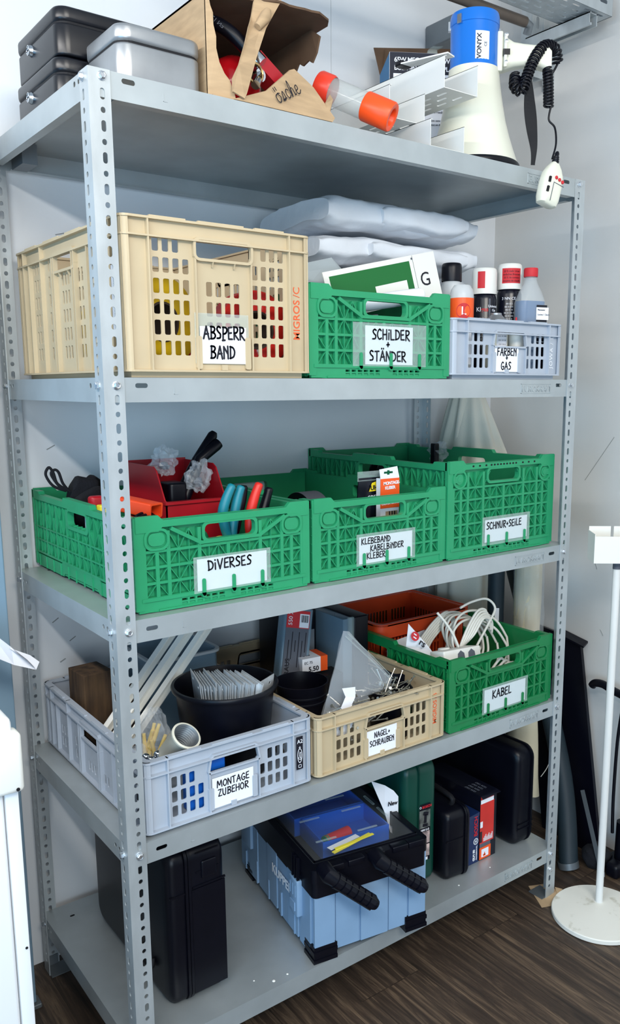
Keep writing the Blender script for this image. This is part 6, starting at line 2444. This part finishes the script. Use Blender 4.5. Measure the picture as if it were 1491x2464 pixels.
# debris specks on the deck
mat('speck', (236, 236, 230), 0.8)
for i, (x, y, r_) in enumerate(((.335, .022, .004), (.372, .022, .0028), (.80, .032, .0026), (.93, .030, .0026), (1.06, .038, .0024), (.30, .05, .0022))):
    t = tag(M().lathe([(0, 0), (r_, 0), (r_ * .6, r_ * .4), (0, r_ * .5)], 8).obj('speck', 'speck'), 'tiny white speck of debris on the bottom deck', 'speck', 'white specks on the bottom deck')
    t.location = (x, y, Z5 + .0004)

# ================================================================== things beside the rack
mat('roll_dark', (30, 44, 52), 0.55, var=.08)
mat('cloth_beige', (216, 206, 178), 0.85, var=.05, scale=6, bump=.12, bscale=160)
mat('cloth_grey', (190, 192, 184), 0.9, var=.05, scale=5, bump=.15, bscale=200)
mat('stand_white', (232, 230, 220), 0.5, rgb2=(170, 164, 140), scale=22, contrast=(.62, .80))
mat('panel_black', (9, 10, 22), 0.30)
mat('fridge_white', (234, 236, 238), 0.35)
mat('cabinet_blue', (120, 146, 164), 0.45, var=.05, scale=3)

# ---- draped cloth cover in the gap
t = thing('cloth_cover', 'cream cloth cover gathered at the top in the gap behind the rack', 'cloth', (1.435, .49, .12))
b = WM(t)
lp = []
nu = 72
for j in range(44):
    f = j / 43
    z = 1.50 - f * 1.32
    fl = min(1, f / .17)
    rad = .036 + .052 * fl ** .8
    amp = .010 * min(1, .3 + fl)
    ring = []
    for i in range(nu):
        a = 2 * pi * i / nu
        w = sin(9 * a + 1.5 * sin(2 * a + 3 * f)) * amp + .006 * noise.noise(V((cos(a) * 2, sin(a) * 2, z * 5)))
        ring.append((1.412 + (rad + w) * cos(a) * 1.02, .508 + (rad + w) * sin(a) * .98, z + .012 * sin(4 * a) * f))
    lp.append(ring)
b.loft(lp, True, False)
b.obj('drape', 'cloth_cream', t, 80)
b = WM(t)
lp = []
for j in range(16):
    f = j / 15
    z = 1.475 - f * .215
    rad = .042 + .085 * f
    ring = []
    for i in range(30):
        a = radians(168) + radians(170) * i / 29
        w = sin(11 * (a) + 2) * .010 * f
        ring.append((1.412 + (rad + w) * cos(a) * .8, .500 + (rad + w) * sin(a) * 1.02, z - .02 * sin(a * 2) * f))
    lp.append(ring)
b.loft(lp, False, False, False)
b.obj('outer_fold', 'cloth_cream', t, 80)
# ---- dark roll and beige roll
t = thing('dark_roll', 'dark rolled tube leaning at the right of the rack with its end on the floor', 'roll', (1.447, .060, .0))
b = WM(t)
b.tube(smoothpath([(1.447, .062, .012), (1.512, .148, .25), (1.548, .300, .60), (1.540, .425, .95)], 6), .0300, 20)
b.obj('tube', 'roll_dark', t, 50)
b = WM(t)
b.tube([(1.447, .060, .0012), (1.448, .066, .02)], .0325, 20)
b.obj('end_ring', 'dark_steel', t, 50)
t = thing('dark_roll', 'upright dark roll with small white sticker left of the beige roll', 'roll', (1.374, .330, .0))
b = WM(t)
b.tube([(1.374, .330, .001), (1.374, .330, .98)], .026, 20)
b.obj('tube', 'roll_dark', t, 50)
b = WM(t)
b.bar((1.3565, .3085, .74), (1.3565, .3085, .80), .014, .001, (-.65, -.75, .0))
sk = b.obj('sticker', 'white_paper', t)
t = thing('beige_roll', 'beige fabric roll in clear film hanging in front of the dark roll', 'roll', (1.52, .17, .16))
b = WM(t)
lp = []
for j in range(26):
    f = j / 25
    c = V((1.420, .244, .195)).lerp(V((1.446, .262, 1.04)), f)
    rad = .062 - .020 * min(1, f / .40) if f < .40 else .042
    lp.append([(c.x + (rad + .004 * noise.noise(V((cos(a) * 3, sin(a) * 3, c.z * 9)))) * cos(a), c.y + (rad + .005 * noise.noise(V((cos(a) * 2, sin(a) * 2, c.z * 6 + 4)))) * sin(a), c.z - .02 * cos(a) * (1 - f)) for a in [2 * pi * k / 32 for k in range(32)]])
b.loft(lp)
b.obj('fabric', 'cloth_beige', t, 70)
b = WM(t)
lp = []
for j in range(20):
    f = j / 19
    c = V((1.440, .250, .62)).lerp(V((1.446, .262, 1.035)), f)
    lp.append([(c.x + (.047 + .007 * noise.noise(V((cos(a) * 5, sin(a) * 5, c.z * 16)))) * cos(a), c.y + (.047 + .007 * noise.noise(V((cos(a) * 5, sin(a) * 5, c.z * 16 + 7)))) * sin(a), c.z) for a in [2 * pi * k / 28 for k in range(28)]])
b.loft(lp, False, False)
b.obj('clear_wrap', 'clear_film', t)
b = WM(t)
b.tube(smoothpath([(1.475, .206, .24), (1.484, .192, .27), (1.486, .182, .30), (1.480, .178, .325)], 5), .0012, 5)
b.obj('loose_thread', 'white_plastic', t)
# ---- black panels and grey rod
for i, (lab, q) in enumerate([('black flat board leaning against the right wall behind the rack', [(1.577, .030, .001), (1.630, .185, .672), (1.634, .42, .69), (1.585, .27, .001)])]):
    t = thing('leaning_board', lab, 'board', q[0])
    n_ = (V(q[1]) - V(q[0])).cross(V(q[3]) - V(q[0])).normalized() * .012
    if n_.x > 0:
        n_ = -n_
    b = WM(t)
    b.add([V(p) for p in q] + [V(p) + n_ for p in q], [(0, 1, 2, 3), (7, 6, 5, 4), (0, 4, 5, 1), (1, 5, 6, 2), (2, 6, 7, 3), (3, 7, 4, 0)])
    b.obj('panel', 'panel_black', t)
    if i == 0:
        b = WM(t)
        b.add([(1.604, .160, .664), (1.634, .166, .674), (1.636, .26, .690), (1.604, .255, .682), (1.604, .160, .658), (1.634, .166, .668), (1.636, .26, .684), (1.604, .255, .676)], [(0, 1, 2, 3), (7, 6, 5, 4), (0, 4, 5, 1), (1, 5, 6, 2), (2, 6, 7, 3), (3, 7, 4, 0)])
        b.obj('top_edge', 'panel_black', t)
t = thing('grey_rod', 'thin grey flat rod leaning low between the rack and black panel', 'rod', (1.450, -.012, .0))
b = WM(t)
b.bar((1.486, -.034, .002), (1.530, .085, .225), .013, .006, (-.6, -.7, .3))
b.obj('rod', 'roll_dark', t)
b = WM(t)
b.tube([(1.482, -.040, .006), (1.486, -.036, .018)], .006, 8)
b.tube([(1.490, -.014, .046), (1.496, -.020, .050)], .005, 8)
b.obj('steel_end', 'chrome', t)
# ---- black floor pump at the right edge
t = thing('floor_pump', 'black floor pump with curved top handle at the right picture edge', 'pump', (1.56, -.04, .0))
b = WM(t)
b.tube(smoothpath([(1.590, .112, .548), (1.590, .100, .562), (1.590, .070, .566), (1.590, .03, .556), (1.590, -.03, .548), (1.590, -.10, .552)], 6), [.010] + [.0125] * 29 + [.010], 12)
b.obj('handle', 'black_plastic', t, 60)
b = WM(t)
b.tube([(1.590, -.035, .55), (1.585, -.035, .12)], .0085, 12)
b.tube([(1.584, -.035, .15), (1.580, -.035, .012)], .022, 16)
b.obj('barrel', 'black_plastic', t, 50)
b = WM(t)
b.tube(smoothpath([(1.585, -.006, .51), (1.584, .004, .40), (1.582, .006, .22), (1.578, .0, .10)], 6), .0052, 8)
b.obj('hose', 'black_plastic', t, 60)
b = WM(t)
b.rbox(1.535, 1.61, -.085, .01, .0, .030, .02, .008)
b.rbox(1.50, 1.545, -.075, -.03, .0, .045, .012, .01)
b.obj('base', 'black_plastic', t, 50)
t = thing('soft_bag', 'soft black bag on the floor behind the white stand base', 'bag', (1.530, .015, .0))
b = WM(t)
blob(b, (1.530, .02, .030), .048, .042, .038, amp=.25, seed=12, n=20, m=14)
b.obj('bag', 'fabric_black', t, 70)

# ---- white stand
ws = thing('sign_stand', 'white sign stand with round scuffed base and box holder on a pole', 'stand', (1.315, -.146, .0))
b = WM(ws)
b.lathe([(.128, 0), (.131, .002), (.131, .012), (.129, .0145), (.06, .0180), (.0, .0195)], 64, Matrix.Translation((1.315, -.146, .0006)), True)
b.obj('base', 'stand_white', ws, 30)
b = WM(ws)
b.tube([(1.351, -.120, .017), (1.351, -.120, 1.03)], .0105, 20)
b.tube([(1.351, -.120, .017), (1.351, -.120, .020)], .0118, 20)
b.obj('pole', 'white_metal', ws, 50)
b = WM(ws)
b.tube([(1.351, -.120, 1.0), (1.351, -.120, 1.024)], .0112, 20)
b.obj('collar', 'print_grey', ws, 50)
b = M(ws.matrix_basis.inverted() @ Matrix.Translation((1.351, -.120, 1.022)) @ Matrix.Rotation(radians(-40), 4, 'Z'))
b.box(-.070, .075, -.037, -.0355, 0, .072)
b.box(-.0715, -.070, -.037, .037, 0, .078)
b.box(.075, .0765, -.037, .037, 0, .078)
b.box(-.070, .075, -.0355, .037, 0, .0015)
b.box(-.070, -.012, .0355, .037, 0, .088)
b.box(-.004, .075, .0355, .037, 0, .088)
b.obj('box_holder', 'white_plastic', ws)
# ---- cardboard shims under the front right post
t = thing('cardboard_shim', 'torn cardboard shim under the front right post foot', 'cardboard', (1.26, .02, .0))
b = WM(t)
pts = [(1.218, -.022, .0005), (1.262, -.040, .0005), (1.300, -.020, .004), (1.318, .0, .006), (1.312, .052, .0005), (1.270, .072, .0005)]
b.add(pts + [(p[0], p[1], p[2] + .0008) for p in pts], [tuple(range(5, -1, -1)), tuple(range(6, 12))] + [(j, (j + 1) % 6, 6 + (j + 1) % 6, 6 + j) for j in range(6)])
b.obj('shim', 'cardboard', t)
b = WM(t)
b.add([(1.262, -.030, .0015), (1.30, -.012, .0055), (1.325, -.012, .012), (1.318, .012, .010), (1.29, -.018, .012), (1.27, -.026, .0065)], [(0, 1, 5), (1, 4, 5), (1, 2, 4), (2, 3, 1)])
b.obj('torn_fold', 'cardboard', t)
# ---- left: fridge, blue-grey cabinet, leaflet
fr = thing('refrigerator', 'white small refrigerator at the lower left picture edge', 'refrigerator', (-.50, -.10, .0))
b = WM(fr)
b.rbox(-.78, -.235, -.055, .40, .0, .960, .012, .010, 3)
b.obj('cabinet', 'fridge_white', fr, 40)
b = WM(fr)
b.rbox(-.78, -.240, -.100, -.060, .05, .890, .006, .005, 3)
b.obj('door', 'fridge_white', fr, 40)
b = WM(fr)
b.rbox(-.238, -.216, -.098, .35, .0, .885, .003, .003, 2)
b.obj('side_trim', 'fridge_white', fr, 40)
b = WM(fr)
b.rbox(-.78, -.219, -.102, .35, .895, .968, .010, .012, 3)
b.obj('top_cover', 'fridge_white', fr, 40)
b = WM(fr)
b.rbox(-.262, -.210, -.118, -.080, .845, .945, .008, .008, 3)
b.obj('hinge_cover', 'white_plastic', fr, 40)
b = WM(fr)
b.lathe([(0, 0), (.003, 0), (.003, .001), (0, .001)], 10, Matrix.Translation((-.222, -.1185, .852)) @ Matrix.Rotation(pi / 2, 4, 'X'))
b.lathe([(0, 0), (.0022, 0), (.0022, .0012), (0, .0012)], 10, Matrix.Translation((-.222, -.0985, .56)) @ Matrix.Rotation(pi / 2, 4, 'X'))
b.obj('screw', 'black_matt', fr)
cb2 = thing('steel_cabinet', 'tall blue-grey steel cabinet standing left of the rack', 'cabinet', (-.5, .47, .0))
b = WM(cb2)
b.rbox(-.95, -.060, .472, .615, .012, 2.02, .003, .003, 2)
b.obj('carcass', 'cabinet_blue', cb2)
b = WM(cb2)
b.rbox(-.078, -.050, .462, .50, .0, .011, .003, .002, 2)
b.obj('foot', 'dark_steel', cb2)
t = thing('paper_flyer', 'curled printed flyer sticking out from the blue-grey cabinet', 'paper', (-.14, .44, .94))
b = WM(t)
P_ = [[(-.30, .466, 1.11), (-.30, .466, 1.03)], [(-.20, .44, 1.03), (-.205, .44, .955)], [(-.13, .36, .985), (-.135, .36, .935)], [(-.10, .315, .953), (-.098, .315, .917)], [(-.078, .29, .929), (-.058, .30, .902)]]
b.loft([[V(a), V(c)] for a, c in P_], False, False, False)
b.loft([[V(a) + V((.001, .0025, .001)), V(c) + V((.001, .0025, .001))] for a, c in P_], False, False, False)
pp = b.obj('sheet', 'white_paper', t)
b = WM(t)
b.add([(-.078, .29, .9295), (-.058, .30, .9025), (-.045, .318, .912), (-.062, .322, .929), (-.105, .316, .955)], [(0, 1, 2, 3, 4)])
b.obj('turned_corner', 'white_paper', t)
# ---- wall marks
for i, (x, z, dx, dz) in enumerate(((.150, 1.836, .022, .006), (.188, 1.820, .022, -.002), (.098, 1.335, .020, .010), (.085, .905, .016, .010), (.125, .850, .016, .010), (.098, .800, .014, .007))):
    b = M()
    b.bar((x, YB - .0006, z), (x + dx, YB - .0006, z + dz), .0022, .001)
    tag(b.obj('wall_scuff', 'scuff'), 'thin grey scratch on the white wall left of the crates', 'scratch', 'scratches on the back wall')
for i, (y, z, dy, dz) in enumerate(((.215, 1.19, -.10, .14), (.165, .94, -.012, -.028), (.13, .72, -.012, -.018))):
    b = M()
    b.bar((XR - .0006, y, z), (XR - .0006, y + dy, z + dz), .0014, .001, (-1, 0, 0))
    tag(b.obj('wall_scuff', 'scuff'), 'thin grey scratch on the right wall near the white stand', 'scratch', 'scratches on the right wall')
# ---- conduit line in the back wall
b = M()
b.box(.958, .9588, YB - .0004, YB + .001, 1.9, 3.0)
tag(b.obj('trim_1', 'scuff'), kind='structure')
